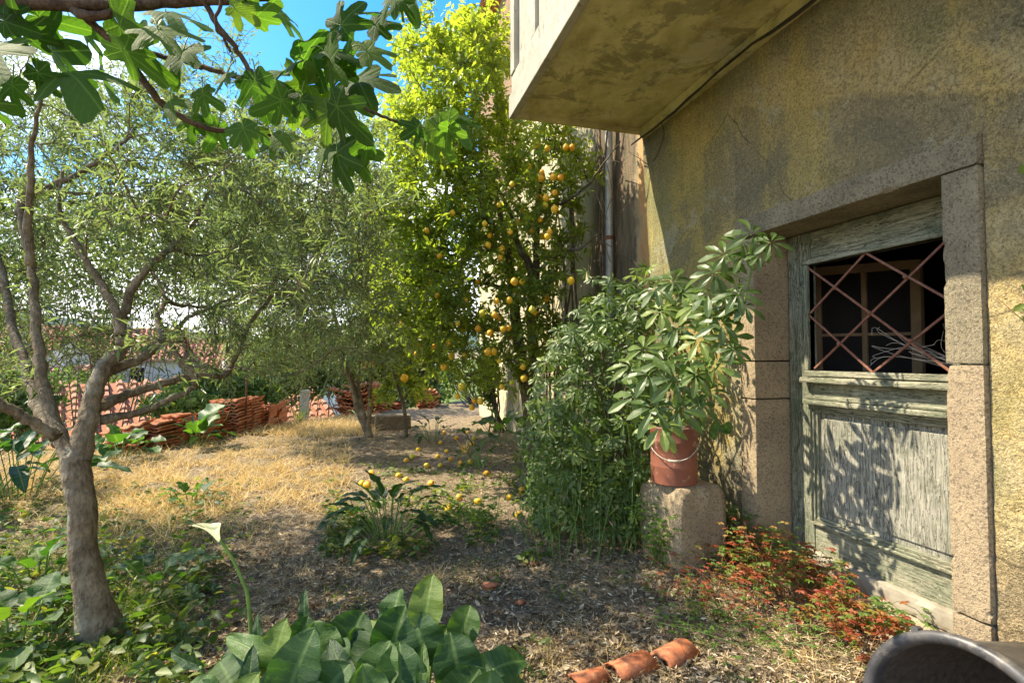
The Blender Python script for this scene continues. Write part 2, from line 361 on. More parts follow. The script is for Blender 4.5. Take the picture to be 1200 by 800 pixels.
def bal():
    t = NT('weathered_cream_paint'); n = t.noise(4, 6, .7); c = t.mix(t.rng(n, .4, .7), (.40,.37,.29), (.28,.26,.20))
    c = t.mix(t.rng(t.noise(13, 6, .75, t.map((1,1,.4))), .56, .66, 0, .75), c, (.15,.14,.11))
    return t.done(t.pbr(c, .85, t.bump(t.noise(40, 5), .5, .006), .2))
M['balcony'] = bal()
def wood(name, vert, paint, pale, green=.3):
    t = NT(name); sc = (30, 30, 1.3) if vert else (30, 1.3, 30)
    g = t.noise(3.2, 7, .7, t.map(sc)); g2 = t.noise(9, 5, .7, t.map((14, 14, 1.2) if vert else (14, 1.2, 14)))
    cr = t.noise(2.0, 4, .75, t.map((26, 26, 2.2) if vert else (26, 2.2, 26), (4, 2, 9)), dist=.6)
    c = t.mix(t.rng(g, .38, .62), paint, pale); c = t.mix(t.rng(t.noise(2.2, 6, .75, t.map((1,1,1),(7,7,7))), .48, .6, 0, .55), c, (.11,.12,.08)); c = t.mix(t.rng(t.noise(4.5, 6, .7), .42, .6, 0, green), c, (.13,.17,.10))
    c = t.mix(t.rng(t.noise(30, 6, .8), .55, .66, 0, .5), c, (.58,.56,.44)); c = t.mix(t.rng(g2, .56, .66, 0, .6), c, (.17,.15,.11))
    crk = t.rng(t.math('ABSOLUTE', t.math('SUBTRACT', cr, .5)), 0, .016, 1, 0); c = t.mix(t.math('MULTIPLY', crk, .85), c, (.035,.03,.02))
    h = t.math('SUBTRACT', t.math('ADD', g, t.math('MULTIPLY', g2, .5)), t.math('MULTIPLY', crk, 1.2))
    return t.done(t.pbr(c, .85, t.bump(h, 1, .008), .2))
M['wood_v'] = wood('peeling_paint_wood_upright', True, (.22,.23,.16), (.36,.35,.26), .6)
M['wood_h'] = wood('peeling_paint_wood_level', False, (.27,.27,.19), (.42,.39,.28), .5)
M['wood_p'] = wood('bleached_panel_wood', True, (.28,.27,.22), (.44,.42,.35), .25)
M['rust'] = simple('rusty_iron', (.17,.065,.04), (.26,.13,.09), 40, .7, .3, .002)
M['rust_dark'] = simple('dark_rusty_iron', (.10,.05,.035), (.2,.09,.05), 30, .8, .4, .003)
def bucket_m():
    t = NT('rusty_red_oxide_tin'); n = t.noise(7, 6, .7); s = t.n('SeparateXYZ', {'Vector': t.co()})
    c = t.mix(t.rng(n, .4, .65), (.25,.085,.05), (.16,.062,.04)); c = t.mix(t.math('MULTIPLY', t.rng(s.outputs['Z'], .89, .91), .6), c, (.20,.18,.17))
    c = t.mix(t.rng(t.noise(18, 5), .58, .66, 0, .6), c, (.42,.24,.16))
    return t.done(t.pbr(c, .6, t.bump(t.noise(40, 4), .3, .003), .4))
M['bucket'] = bucket_m()
M['wire'] = simple('steel_wire', (.4,.36,.3), (.5,.45,.4), 30, .5)
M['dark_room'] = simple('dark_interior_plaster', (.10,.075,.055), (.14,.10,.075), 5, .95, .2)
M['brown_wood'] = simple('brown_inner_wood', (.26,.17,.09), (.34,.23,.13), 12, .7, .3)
M['pipe'] = simple('galvanised_pipe', (.30,.33,.35), (.40,.43,.45), 14, .5, .2, .002, .5, .3)
M['cable'] = simple('dark_cable', (.03,.025,.02), (.06,.05,.04), 30, .7)
def plastic():
    t = NT('black_bin_plastic'); n = t.noise(60, 5, .7); c = t.mix(t.rng(t.noise(6, 6, .7), .4, .7), (.035,.035,.038), (.10,.095,.09)); c = t.mix(t.rng(t.noise(16, 7, .8), .5, .66, 0, .8), c, (.20,.175,.14))
    return t.done(t.pbr(c, .42, t.bump(n, .25, .002), .5))
M['plastic'] = plastic()
M['bin_in'] = simple('dirty_bin_inside', (.05,.042,.035), (.10,.08,.06), 40, .95, .6)
def tile_m(name, a, b, d):
    t = NT(name); r = t.n('ObjectInfo').outputs['Random']; c = t.mix(r, a, b)
    c = t.mix(t.rng(t.noise(9, 7, .8), .45, .62, 0, .85), c, d); c = t.mix(t.rng(t.noise(30, 5, .7), .56, .68, 0, .5), c, (.5,.36,.25))
    return t.done(t.pbr(c, .9, t.bump(t.noise(50, 5), .5, .004), .15))
M['tile'] = tile_m('terracotta_tile', (.50,.16,.07), (.58,.24,.12), (.17,.10,.06))
M['roof'] = tile_m('weathered_roof_tile', (.45,.18,.10), (.52,.26,.17), (.24,.14,.09))
M['render_w'] = simple('white_house_render', (.68,.66,.62), (.55,.53,.50), 2, .9, .2)
M['render_g'] = simple('grey_house_render', (.42,.42,.42), (.34,.34,.33), 2, .9, .2)
M['dark_glass'] = simple('dark_window_glass', (.012,.011,.010), (.02,.018,.016), 2, .6, 0, .001, .1)
M['web'] = simple('pale_dead_twig', (.36,.32,.26), (.45,.4,.33), 30, .8)
def petal():
    t = NT('cream_petal'); p = t.pbr((.62,.66,.42), .5, None, .4); tr = t.n('BsdfTranslucent', {'Color': (.8,.85,.55)})
    ms = t.n('MixShader', {'Fac': .4}); t.t.links.new(p, ms.inputs[1]); t.t.links.new(tr.outputs[0], ms.inputs[2]); return t.done(ms.outputs[0])
M['petal'] = petal()
M['log'] = bark_mat('rotting_wood', (.13,.10,.07), (.25,.2,.14))

# ------------------------------------------------------------------ ground (structure)
def axis_coords(a, b, step, far, g=1.32):
    c = list(np.arange(a, b+1e-6, step)); s = step
    while c[0] > -far: s *= g; c.insert(0, c[0]-s)
    s = step
    while c[-1] < far: s *= g; c.append(c[-1]+s)
    return np.array(c)
gx = axis_coords(-7, 2.7, .06, 6000); gy = axis_coords(0.4, 13, .06, 6000)
X, Y = np.meshgrid(gx, gy); Zg = gh(X, Y)
fine = (X > -8) & (X < 3) & (Y > 0) & (Y < 14)
nz = RS.normal(0, .006, X.shape); Zg = Zg + np.where(fine, nz, 0)
n1, n2 = len(gy), len(gx); I = np.arange(n1*n2).reshape(n1, n2)
mesh('ground', np.stack([X.ravel(), Y.ravel(), Zg.ravel()], 1), np.stack([I[:-1,:-1].ravel(), I[:-1,1:].ravel(), I[1:,1:].ravel(), I[1:,:-1].ravel()], 1), M['ground'], smooth=True)['kind'] = 'structure'

# ------------------------------------------------------------------ the house with its door and balcony
XW, XD = 2.42, 2.67; OY0, OY1, OZ1 = 1.615, 2.75, 2.14; ZD = .15
house = empty('house', (2.6, 2.2, 0), 'old house wall of stained ochre stucco with weathered green door and overhanging balcony', 'house')
def wall_grid(name, ys, zs, xf, hole, mat, parent, amp=.006):
    V = []; F = []; idx = {}
    for i, y in enumerate(ys):
        for j, z in enumerate(zs):
            idx[i, j] = len(V)
            edge = any(abs(y-h) < 1e-6 for h in hole[:2]) and z <= hole[2]+1e-6 or abs(z-hole[2]) < 1e-6 and hole[0]-1e-6 <= y <= hole[1]+1e-6
            a = 0 if edge else amp*mnoise.noise(Vector((y*3.1, z*3.1, 5)))*1.6+amp*.6*mnoise.noise(Vector((y*11, z*11, 2)))
            if z < .6 and not edge: a *= 1+3*(.6-z)/.6
            yy = y
            if abs(y-ys[-1]) < 1e-6: yy = 4.15-.33*max(0, min(1, (3.4-z)/3.4))
            V.append((xf(y, z)-a, yy, z))
    for i in range(len(ys)-1):
        for j in range(len(zs)-1):
            yc = (ys[i]+ys[i+1])/2; zc = (zs[j]+zs[j+1])/2
            if hole[0] < yc < hole[1] and zc < hole[2]: continue
            F.append((idx[i,j], idx[i,j+1], idx[i+1,j+1], idx[i+1,j]))
    n0 = len(V)                                            # thickness: a return at the far corner
    for j, z in enumerate(zs): V.append((xf(4, z)+.5, V[idx[len(ys)-1, j]][1]+.02, z))
    for j in range(len(zs)-1): F.append((idx[len(ys)-1, j], idx[len(ys)-1, j+1], n0+j+1, n0+j))
    return mesh(name, V, F, mat, parent, True)
JW = .15                                                   # jamb stones leave the stucco around the opening
ys = sorted(set([round(v, 3) for v in np.arange(-1.5, 4.0, .06)]+[OY0-JW, OY1+JW, 4.15])); zs = sorted(set([round(v, 3) for v in np.arange(-.3, 3.6, .06)]+[OZ1+.125, 3.6]))
zs += [4.5, 6, 7.5]
wall_grid('wall', ys, zs, lambda y, z: XW, (OY0-JW, OY1+JW, OZ1+.125), M['wall'], house)
def stone(name, a, b, mat, bevel=.008, jit=.004, parent=house, amp=.008, step=.02):
    a = np.array(a, float); b = np.array(b, float); idx = {}; V = []; F = []; k0 = RS.rand()*40
    def vid(p):
        key = tuple(np.round(p, 4))
        if key not in idx:
            idx[key] = len(V); c = np.minimum(p-a, b-p); e = np.sort(c)[1]          # distance to the nearest arris
            n = mnoise.noise(Vector((p*9+k0).tolist()))*.5+mnoise.noise(Vector((p*28+k0).tolist()))*.5
            inn = (a+b)/2-p; inn /= np.linalg.norm(inn)+1e-9; chip = max(0, n-.12)*max(0, 1-e/.022)*amp*3.0+max(0, 1-e/.006)*amp*.3
            s_ = np.where(c < 1e-5, np.sign((a+b)/2-p), 0); V.append(p+s_*(amp*.18*(n+.4)+chip))
        return idx[key]
    for ax in range(3):
        u, v = [i for i in range(3) if i != ax]; nu = max(1, int((b[u]-a[u])/step)); nv = max(1, int((b[v]-a[v])/step))
        for s in (0, 1):
            for i in range(nu):
                for j in range(nv):
                    q = []
                    for (di, dj) in ((0,0),(1,0),(1,1),(0,1)):
                        p = np.zeros(3); p[ax] = (a, b)[s][ax]; p[u] = a[u]+(b[u]-a[u])*(i+di)/nu; p[v] = a[v]+(b[v]-a[v])*(j+dj)/nv; q.append(vid(p))
                    F.append(q if (s == 1) == (ax != 1) else q[::-1])
    return mesh(name, V, F, mat, parent, False)
# far jamb, three stones whose inner faces make the reveal
for z0, z1 in ((-.1, 1.08), (1.085, 1.325), (1.33, OZ1)):
    stone('jamb_stone', (XW-.012, OY1+.002, z0), (XD+.06, OY1+JW-.004, z1), M['granite'])
for z0, z1 in ((-.1, .28), (.285, 1.32), (1.325, OZ1)):
    stone('jamb_stone', (XW-.028, OY0-JW+.004, z0), (XD+.06, OY0-.002, z1), M['granite'] if z0 < 1.3 else M['lintel'])
stone('lintel', (XW-.030, OY0-JW+.004, OZ1+.003), (XD+.1, OY1+JW+.004, OZ1+.132), M['lintel'])
MB().box((XW-.045, OY0-JW-.05, .0), (XW+.02, OY0-JW+.002, .0001)).v
stone('door_step', (XW-.08, OY0+.004, -.12), (XD+.1, OY1-.004, .06), M['rubble'], .02, .012)
stone('threshold', (XD-.045, OY0+.004, .062), (XD+.1, OY1-.004, ZD+.01), M['concrete'], .006, .002)
# rubble showing at the foot of the wall by the near jamb
for k in range(9):
    y = rnd(.9, 1.42); z = rnd(.05, .3); s = rnd(.07, .13)
    bmv = MB(); P0 = []; n = 0
    V = []; F = []
    for i in range(5):
        for j in range(8):
            a = math.pi*(i/4-.5); b = 2*math.pi*j/8; rr = s*(1+.25*mnoise.noise(Vector((i*1.3+k*7, j*1.1, k))))
            V.append((XW+.02-rr*.55*math.cos(a)*max(-.3, math.cos(b)), y+rr*math.cos(a)*math.sin(b), z+rr*.8*math.sin(a)))
    for i in range(4):
        for j in range(8): F.append((i*8+j, i*8+(j+1) % 8, (i+1)*8+(j+1) % 8, (i+1)*8+j))
    mesh('rubble_stone', V, F, M['rubble'], house, True)

# the door leaf, 0.04 m thick, front face at XD
door = empty('door', (XD, 2.2, ZD)); door.parent = house; door.matrix_parent_inverse = Matrix.Translation(-house.location)
def dlink(name, mb, mat, bevel=.004):
    o = mesh(name, mb.v, mb.f, mat, None)
    m = o.modifiers.new('bevel', 'BEVEL'); m.width = bevel; m.segments = 2; m.limit_method = 'ANGLE'
    o.parent = door; o.matrix_parent_inverse = Matrix.Translation(-door.location); return o
Y0, Y1 = OY0+.01, OY1-.01      # near, far
WY0, WY1, WZ0, WZ1 = 1.75, 2.565, 1.27, 1.93         # window opening
PY0, PY1, PZ0, PZ1 = 1.745, 2.55, .36, 1.03           # lower panel
dlink('stile', MB().box((XD, WY1+.002, ZD), (XD+.045, Y1, OZ1-.002)), M['wood_v'])
dlink('stile', MB().box((XD, Y0, ZD), (XD+.045, WY0-.002, OZ1-.002)), M['wood_v'])
dlink('top_rail', MB().box((XD+.004, WY0, WZ1), (XD+.045, WY1, OZ1-.002)), M['wood_h'])
dlink('lock_rail', MB().box((XD+.004, WY0, PZ1), (XD+.045, WY1, WZ0)), M['wood_h'])
dlink('bottom_rail', MB().box((XD+.004, WY0, ZD), (XD+.045, WY1, PZ0)), M['wood_h'])
dlink('panel', MB().box((XD+.012, PY0+.05, PZ0+.05), (XD+.03, PY1-.05, PZ1-.05)).box((XD+.022, PY0, PZ0), (XD+.035, PY1, PZ1)), M['wood_p'], .006)
def frame_mould(y0, y1, z0, z1, steps, mat_h, mat_v, nm='moulding'):
    for (wd, pr, off) in steps:
        a0, a1, b0, b1 = y0-off, y1+off, z0-off, z1+off; x0 = XD-pr
        for (A, B, mt) in (((x0, a0, b1-wd), (XD+.03, a1, b1), mat_h), ((x0, a0, b0), (XD+.03, a1, b0+wd), mat_h),
                           ((x0+.001, a0, b0+wd), (XD+.03, a0+wd, b1-wd), mat_v), ((x0+.001, a1-wd, b0+wd), (XD+.03, a1, b1-wd), mat_v)):
            dlink(nm, MB().box(A, B), mt, .005)
frame_mould(WY0, WY1, WZ0, WZ1, [(.034, .028, .034), (.016, .014, .016)], M['wood_h'], M['wood_v'], 'window_moulding')
frame_mould(PY0, PY1, PZ0, PZ1, [(.016, .022, .030), (.014, .010, .014), (.018, -.002, 0.0)], M['wood_h'], M['wood_v'], 'panel_moulding')
dlink('weather_sill', MB().box((XD-.055, WY0-.05, WZ0-.075), (XD+.01, WY1+.05, WZ0-.04)), M['wood_h'], .01)
dlink('weather_sill', MB().box((XD-.048, PY0-.05, PZ1+.032), (XD+.01, PY1+.05, PZ1+.062)).box((XD-.032, PY0-.045, PZ1+.064), (XD+.01, PY1+.045, PZ1+.085)), M['wood_h'], .008)
# lattice of rusty flat bars, diamond pattern two cells wide
cy = [WY0, (WY0+WY1)/2, WY1]; hy = (WY1-WY0); hz = (WZ1-WZ0)
def P2(u, v): return np.array([XD-.006, WY1-u*hy, WZ1-v*hz])     # u from the far side, v downwards
nb = 0
for (u0, v0, u1, v1) in ((0,.03,1,1.0), (.47,0,1,.48), (0,.48,.5,1.0), (.46,0,0,.46), (1,0.0,0.03,.98), (1,.52,.5,1.0)):
    a = P2(u0, v0); b = P2(u1, v1); d = (b-a)/np.linalg.norm(b-a); nrm = np.cross(d, [1,0,0])*.006; off = np.array([-.004*(nb % 2), 0, 0])*0 + np.array([(-.005 if (u1-u0)*(v1-v0) > 0 else .001), 0, 0])
    ex = np.array([.0045, 0, 0]); q = [a-nrm-ex, b-nrm-ex, b+nrm-ex, a+nrm-ex, a-nrm+ex, b-nrm+ex, b+nrm+ex, a+nrm+ex]
    dlink('lattice_bar', MB().add([x+off for x in q], [(0,1,2,3),(7,6,5,4),(0,4,5,1),(1,5,6,2),(2,6,7,3),(3,7,4,0)]), M['rust'], .0015); nb += 1
for (u, v) in ((.23,.255), (.735,.25), (.49,.505), (.255,.755), (.755,.75)):
    c = P2(u, v); m_ = MB(); m_.tube([c+[-.02,0,0], c+[-.015,0,0], c+[-.008,0,0]], [.006, .012, .013], 10); dlink('rivet', m_, M['rust'], .001)
# the room behind the door: side walls, a back wall and an inner casement that stands open
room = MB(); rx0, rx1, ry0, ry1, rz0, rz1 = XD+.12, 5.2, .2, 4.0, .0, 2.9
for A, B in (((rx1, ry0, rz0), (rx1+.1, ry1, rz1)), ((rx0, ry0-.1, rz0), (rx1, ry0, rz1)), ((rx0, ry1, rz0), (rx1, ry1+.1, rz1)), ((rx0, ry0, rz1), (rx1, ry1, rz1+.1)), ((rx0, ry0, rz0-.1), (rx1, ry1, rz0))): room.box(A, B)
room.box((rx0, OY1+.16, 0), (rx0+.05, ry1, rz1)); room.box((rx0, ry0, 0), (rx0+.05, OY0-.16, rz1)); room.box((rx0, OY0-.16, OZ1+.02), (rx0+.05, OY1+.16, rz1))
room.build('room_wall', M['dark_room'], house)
ic = empty('inner_casement', (3.05, 2.62, 1.0)); ic.parent = house; ic.matrix_parent_inverse = Matrix.Translation(-house.location)
def iclink(name, mb, mat): 
    o = mesh(name, mb.v, mb.f, mat); o.parent = ic; o.matrix_parent_inverse = Matrix.Translation(-ic.location); return o
def icbox(y0, y1, z0, z1, x=3.1, t=.03):
    sk = lambda y: x+(2.95-y)*.9
    V = [(sk(y)+dx, y, z) for dx in (0, t) for (y, z) in ((y0,z0),(y1,z0),(y1,z1),(y0,z1))]
    return MB().add(V, [(0,1,2,3),(7,6,5,4),(0,4,5,1),(1,5,6,2),(2,6,7,3),(3,7,4,0)])
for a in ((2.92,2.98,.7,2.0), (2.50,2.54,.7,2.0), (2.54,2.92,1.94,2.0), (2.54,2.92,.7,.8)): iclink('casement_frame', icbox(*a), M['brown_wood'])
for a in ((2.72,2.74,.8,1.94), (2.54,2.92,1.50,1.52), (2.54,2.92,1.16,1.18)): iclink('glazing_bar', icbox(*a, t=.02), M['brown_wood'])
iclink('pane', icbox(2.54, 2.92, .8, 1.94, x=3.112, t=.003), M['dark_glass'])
# dead twigs caught in the lattice
tw = MB()
for k in range(16):
    a = P2(1.0, .95)+np.array([.02, 0, rnd(-.02, .03)]); b = P2(rnd(.45, .95), rnd(.62, .93))+np.array([rnd(.01, .05), 0, 0])
    tw.tube(smooth_path([a, (a+b)/2+RS.normal(0, .03, 3)*[.3,1,1], b, b+RS.normal(0, .04, 3)*[.2,1,1]], 3), .0011, 3)
ot = tw.build('dead_twig_tangle', M['web']); ot['kind'] = 'stuff'; tagp(ot, 'pale tangle of dead twigs behind the lower right of the door lattice', 'twigs')

# balcony: slab, rims, panelled front
BZ, BX0, BY1, BY0 = 3.43, 1.16, 4.15, -1.6
def part(name, mb, mat, bevel=0): return mb.build(name, mat, house, bevel=bevel)
part('balcony_slab', MB().box((BX0+.05, BY0, BZ), (XW+.01, BY1-.05, BZ+.14)), M['soffit'])
part('slab_edge', MB().box((BX0-.01, BY0, BZ-.045), (BX0+.048, BY1+.01, BZ+.15)), M['balcony'], .006)
part('slab_edge', MB().box((BX0+.05, BY1-.048, BZ-.035), (XW+.01, BY1+.01, BZ+.15)), M['soffit'], .006)
part('wall_beam', MB().box((XW-.055, BY0, BZ-.085), (XW+.012, BY1-.05, BZ-.002)), M['soffit'], .006)
part('balcony_rail', MB().box((BX0+.012, BY0, BZ+.152), (BX0+.06, BY1, BZ+.32)), M['balcony'], .006)
y = BY1; k = 0
part('balcony_post', MB().box((BX0+.0, BY1-.11, BZ+.322), (BX0+.09, BY1, BZ+2.6)), M['balcony'], .008)
y = BY1-.112
while y > BY0+.5:
    part('balcony_panel', MB().box((BX0+.045, y-.40, BZ+.33), (BX0+.07, y, BZ+1.25)), M['balcony'], .004)
    part('balcony_stile', MB().box((BX0+.015, y-.51, BZ+.322), (BX0+.075, y-.402, BZ+1.25)), M['balcony'], .006)
    y -= .512
part('balcony_end_panel', MB().box((BX0+.095, BY1-.05, BZ+.152), (XW+.05, BY1-.01, BZ+2.6)), M['balcony'], .004)
part('balcony_rail', MB().box((BX0+.01, BY0, BZ+1.252), (BX0+.09, BY1-.112, BZ+1.38)), M['balcony'], .006)
part('balcony_wall', MB().box((BX0+.05, BY0, BZ+1.382), (BX0+.09, BY1-.112, BZ+2.6)), M['balcony'])
# cable along the junction of slab and wall, with a hanging tail
cb = MB(); pts = []
for i in range(30):
    yy = BY1+.05-i*.17; pts.append((XW-.07, yy, BZ-.10-.02*math.sin(i*.6)+RS.normal(0, .004)))
cb.tube(pts, .008, 5); cb.tube([(p[0]-.012, p[1], p[2]-.014+.01*math.sin(i)) for i, p in enumerate(pts)], .006, 5)
cb.tube(smooth_path([(XW-.07, 3.72, BZ-.11), (XW-.03, 3.74, BZ-.2), (XW-.02, 3.85, BZ-.32), (XW-.02, 3.93, BZ-.36)], 3), .004, 5)
oc = cb.build('cable', M['cable']); tagp(oc, 'dark cable run along the corner under the balcony slab', 'cable')
part('upper_roof', MB().box((XW-.3, BY0, 7.4), (XW+3, 4.3, 7.6)), M['roof'])

# ------------------------------------------------------------------ neighbouring house
nh = empty('neighbouring_house', (3.0, 8, 0), 'taller neighbouring house wall of stained pale plaster behind the lemon tree', 'house')
V = []; F = []; yv = np.arange(3.7, 11.9, .12); zv = np.concatenate([np.arange(-.3, 5, .12), np.arange(5, 8.8, .4)])
for i, y in enumerate(yv):
    for j, z in enumerate(zv): V.append((2.56-.02*mnoise.noise(Vector((y*2, z*2, 1)))-.01*mnoise.noise(Vector((y*9, z*9, 1))), y, z))
nzv = len(zv)
for i in range(len(yv)-1):
    for j in range(nzv-1): F.append((i*nzv+j, i*nzv+j+1, (i+1)*nzv+j+1, (i+1)*nzv+j))
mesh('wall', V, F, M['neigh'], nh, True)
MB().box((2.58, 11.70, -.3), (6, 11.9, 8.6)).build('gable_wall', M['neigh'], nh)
tl_me = None
def tile_mesh():
    n = 6; Wd, Ln, th = .25, .42, .018; V = []; F = []
    for z in (0, -th):
        for yy in (-Ln/2, Ln/2):
            for i in range(n+1): V.append((Wd*(i/n-.5), yy, z+.014*math.cos(i/n*4*math.pi)))
    a = lambda s, e, i: s*2*(n+1)+e*(n+1)+i
    for i in range(n):
        F += [(a(0,0,i), a(0,0,i+1), a(0,1,i+1), a(0,1,i)), (a(1,0,i), a(1,1,i), a(1,1,i+1), a(1,0,i+1)),
              (a(0,0,i), a(1,0,i), a(1,0,i+1), a(0,0,i+1)), (a(0,1,i), a(0,1,i+1), a(1,1,i+1), a(1,1,i))]
    F += [(a(0,0,0), a(0,1,0), a(1,1,0), a(1,0,0)), (a(0,0,n), a(1,0,n), a(1,1,n), a(0,1,n))]
    me = bpy.data.meshes.new('roof_tile'); me.from_pydata(V, [], F); me.update(); me.materials.append(M['tile']); return me
TILE = tile_mesh()
def put(name, me, parent, mat4):
    o = bpy.data.objects.new(name, me); C.objects.link(o); o.parent = parent
    o.matrix_parent_inverse = Matrix.Identity(4) if parent is None else Matrix.Translation(-Vector(parent.location)); o.matrix_basis = mat4
    return o
def euler_m(loc, rx, ry, rz, s=1):
    from mathutils import Euler
    return Matrix.LocRotScale(Vector([float(v) for v in loc]), Euler((rx, ry, rz)), Vector((s, s, s)) if np.isscalar(s) else Vector(s))
for i in range(26):
    put('roof_tile', TILE, nh, euler_m((2.45, 4.0+i*.3, 8.72+RS.normal(0, .01)), RS.normal(0, .03), .35, math.pi/2*0, (1.9, .68, 1.6)))
# downpipe on the neighbouring wall
dp = MB(); dp.tube([(2.47, 4.92, -.1), (2.47, 4.92, 6.5)], .04, 12)
od = dp.build('downpipe', M['pipe'], None, True); tagp(od, 'grey metal downpipe running down the dark stained wall beyond the corner', 'pipe')
for z in (1.0, 2.6, 4.2): 
    m_ = MB(); m_.tube([(2.47, 4.92, z), (2.47, 4.92, z+.04)], .047, 12); m_.build('bracket', M['rust_dark'], od)

# ------------------------------------------------------------------ leaves
def norm(a): return a/(np.linalg.norm(a, axis=-1, keepdims=True)+1e-9)
T_LANCE = (np.array([(0,0,0), (.5,.45,.06), (-.5,.45,.06), (0,1,-.05)])*[1,1,1], np.array([(0,1,3), (0,3,2)]))
T_LEAF = (np.array([(0,0,0), (.38,.28,.07), (.5,.58,.06), (0,.5,-.03), (-.38,.28,.07), (-.5,.58,.06), (0,1,-.12)]), np.array([(0,1,3), (1,2,3), (2,6,3), (0,3,4), (4,3,5), (3,6,5)]))
T_CURL = (np.array([(0,0,0), (.4,.3,.15), (.3,.75,.1), (0,.5,-.05), (-.4,.4,.2), (-.2,.8,.05), (0.1,1,.2)]), T_LEAF[1])
T_BLADE = (np.array([(-.5,0,0), (.5,0,0), (-.35,.5,.0), (.35,.5,.0), (0,1,-.0)]), np.array([(0,1,3), (0,3,2), (2,3,4)]))
def scatter(name, T, pos, d, nrm, ln, wd, mat, parent=None, attr=None, kind='stuff', droop=0.0):
    Vt, Ft = T; N = len(pos); d = norm(d); s = norm(np.cross(d, nrm)); u = np.cross(s, d)
    ln = np.broadcast_to(ln, N)[:, None, None]; wd = np.broadcast_to(wd, N)[:, None, None]
    x = Vt[None, :, 0:1]*wd; y = Vt[None, :, 1:2]*ln; z = Vt[None, :, 2:3]*ln
    V = pos[:, None, :]+x*s[:, None, :]+y*d[:, None, :]+z*u[:, None, :]
    if droop: V[..., 2] -= (Vt[None, :, 1]**2)*droop*ln[..., 0]
    F = Ft[None]+(np.arange(N)*len(Vt))[:, None, None]
    a = RS.rand(N) if attr is None else attr
    o = mesh(name, V.reshape(-1, 3), F.reshape(-1, 3), mat, parent, uv=np.tile(Vt[:, :2], (N, 1)), attr=np.repeat(a, len(Vt)))
    if kind: o['kind'] = kind
    return o
def thin_tubes(name, A, B, r, mat, parent, sag=0.0, seg=3):
    N = len(A); d = norm(B-A); a = norm(np.cross(d, RS.normal(size=(N, 3)))); b = np.cross(d, a); V = []
    mid = RS.normal(size=(N, 3))*np.linalg.norm(B-A, axis=1, keepdims=True)*.07
    r = np.broadcast_to(r, N)
    for j in range(seg+1):
        t = j/seg; c = A*(1-t)+B*t+mid*math.sin(math.pi*t); c = c-np.array([0,0,1])*sag*t*t; rr = (r*(1-.6*t))[:, None]
        for k in range(3):
            an = 2.094*k; V.append(c+rr*(math.cos(an)*a+math.sin(an)*b))
    V = np.stack(V, 1); F = []
    for j in range(seg):
        for k in range(3):
            k2 = (k+1) % 3; F.append((j*3+k, j*3+k2, j*3+3+k2, j*3+3+k))
    F = np.array(F)[None]+(np.arange(N)*V.shape[1])[:, None, None]
    o = mesh(name, V.reshape(-1, 3), F.reshape(-1, 4), mat, parent, True); o['kind'] = 'stuff'; return o
def in_front(P, margin=0):        # which points lie left of the house wall
    return P[:, 0] < 2.36-margin

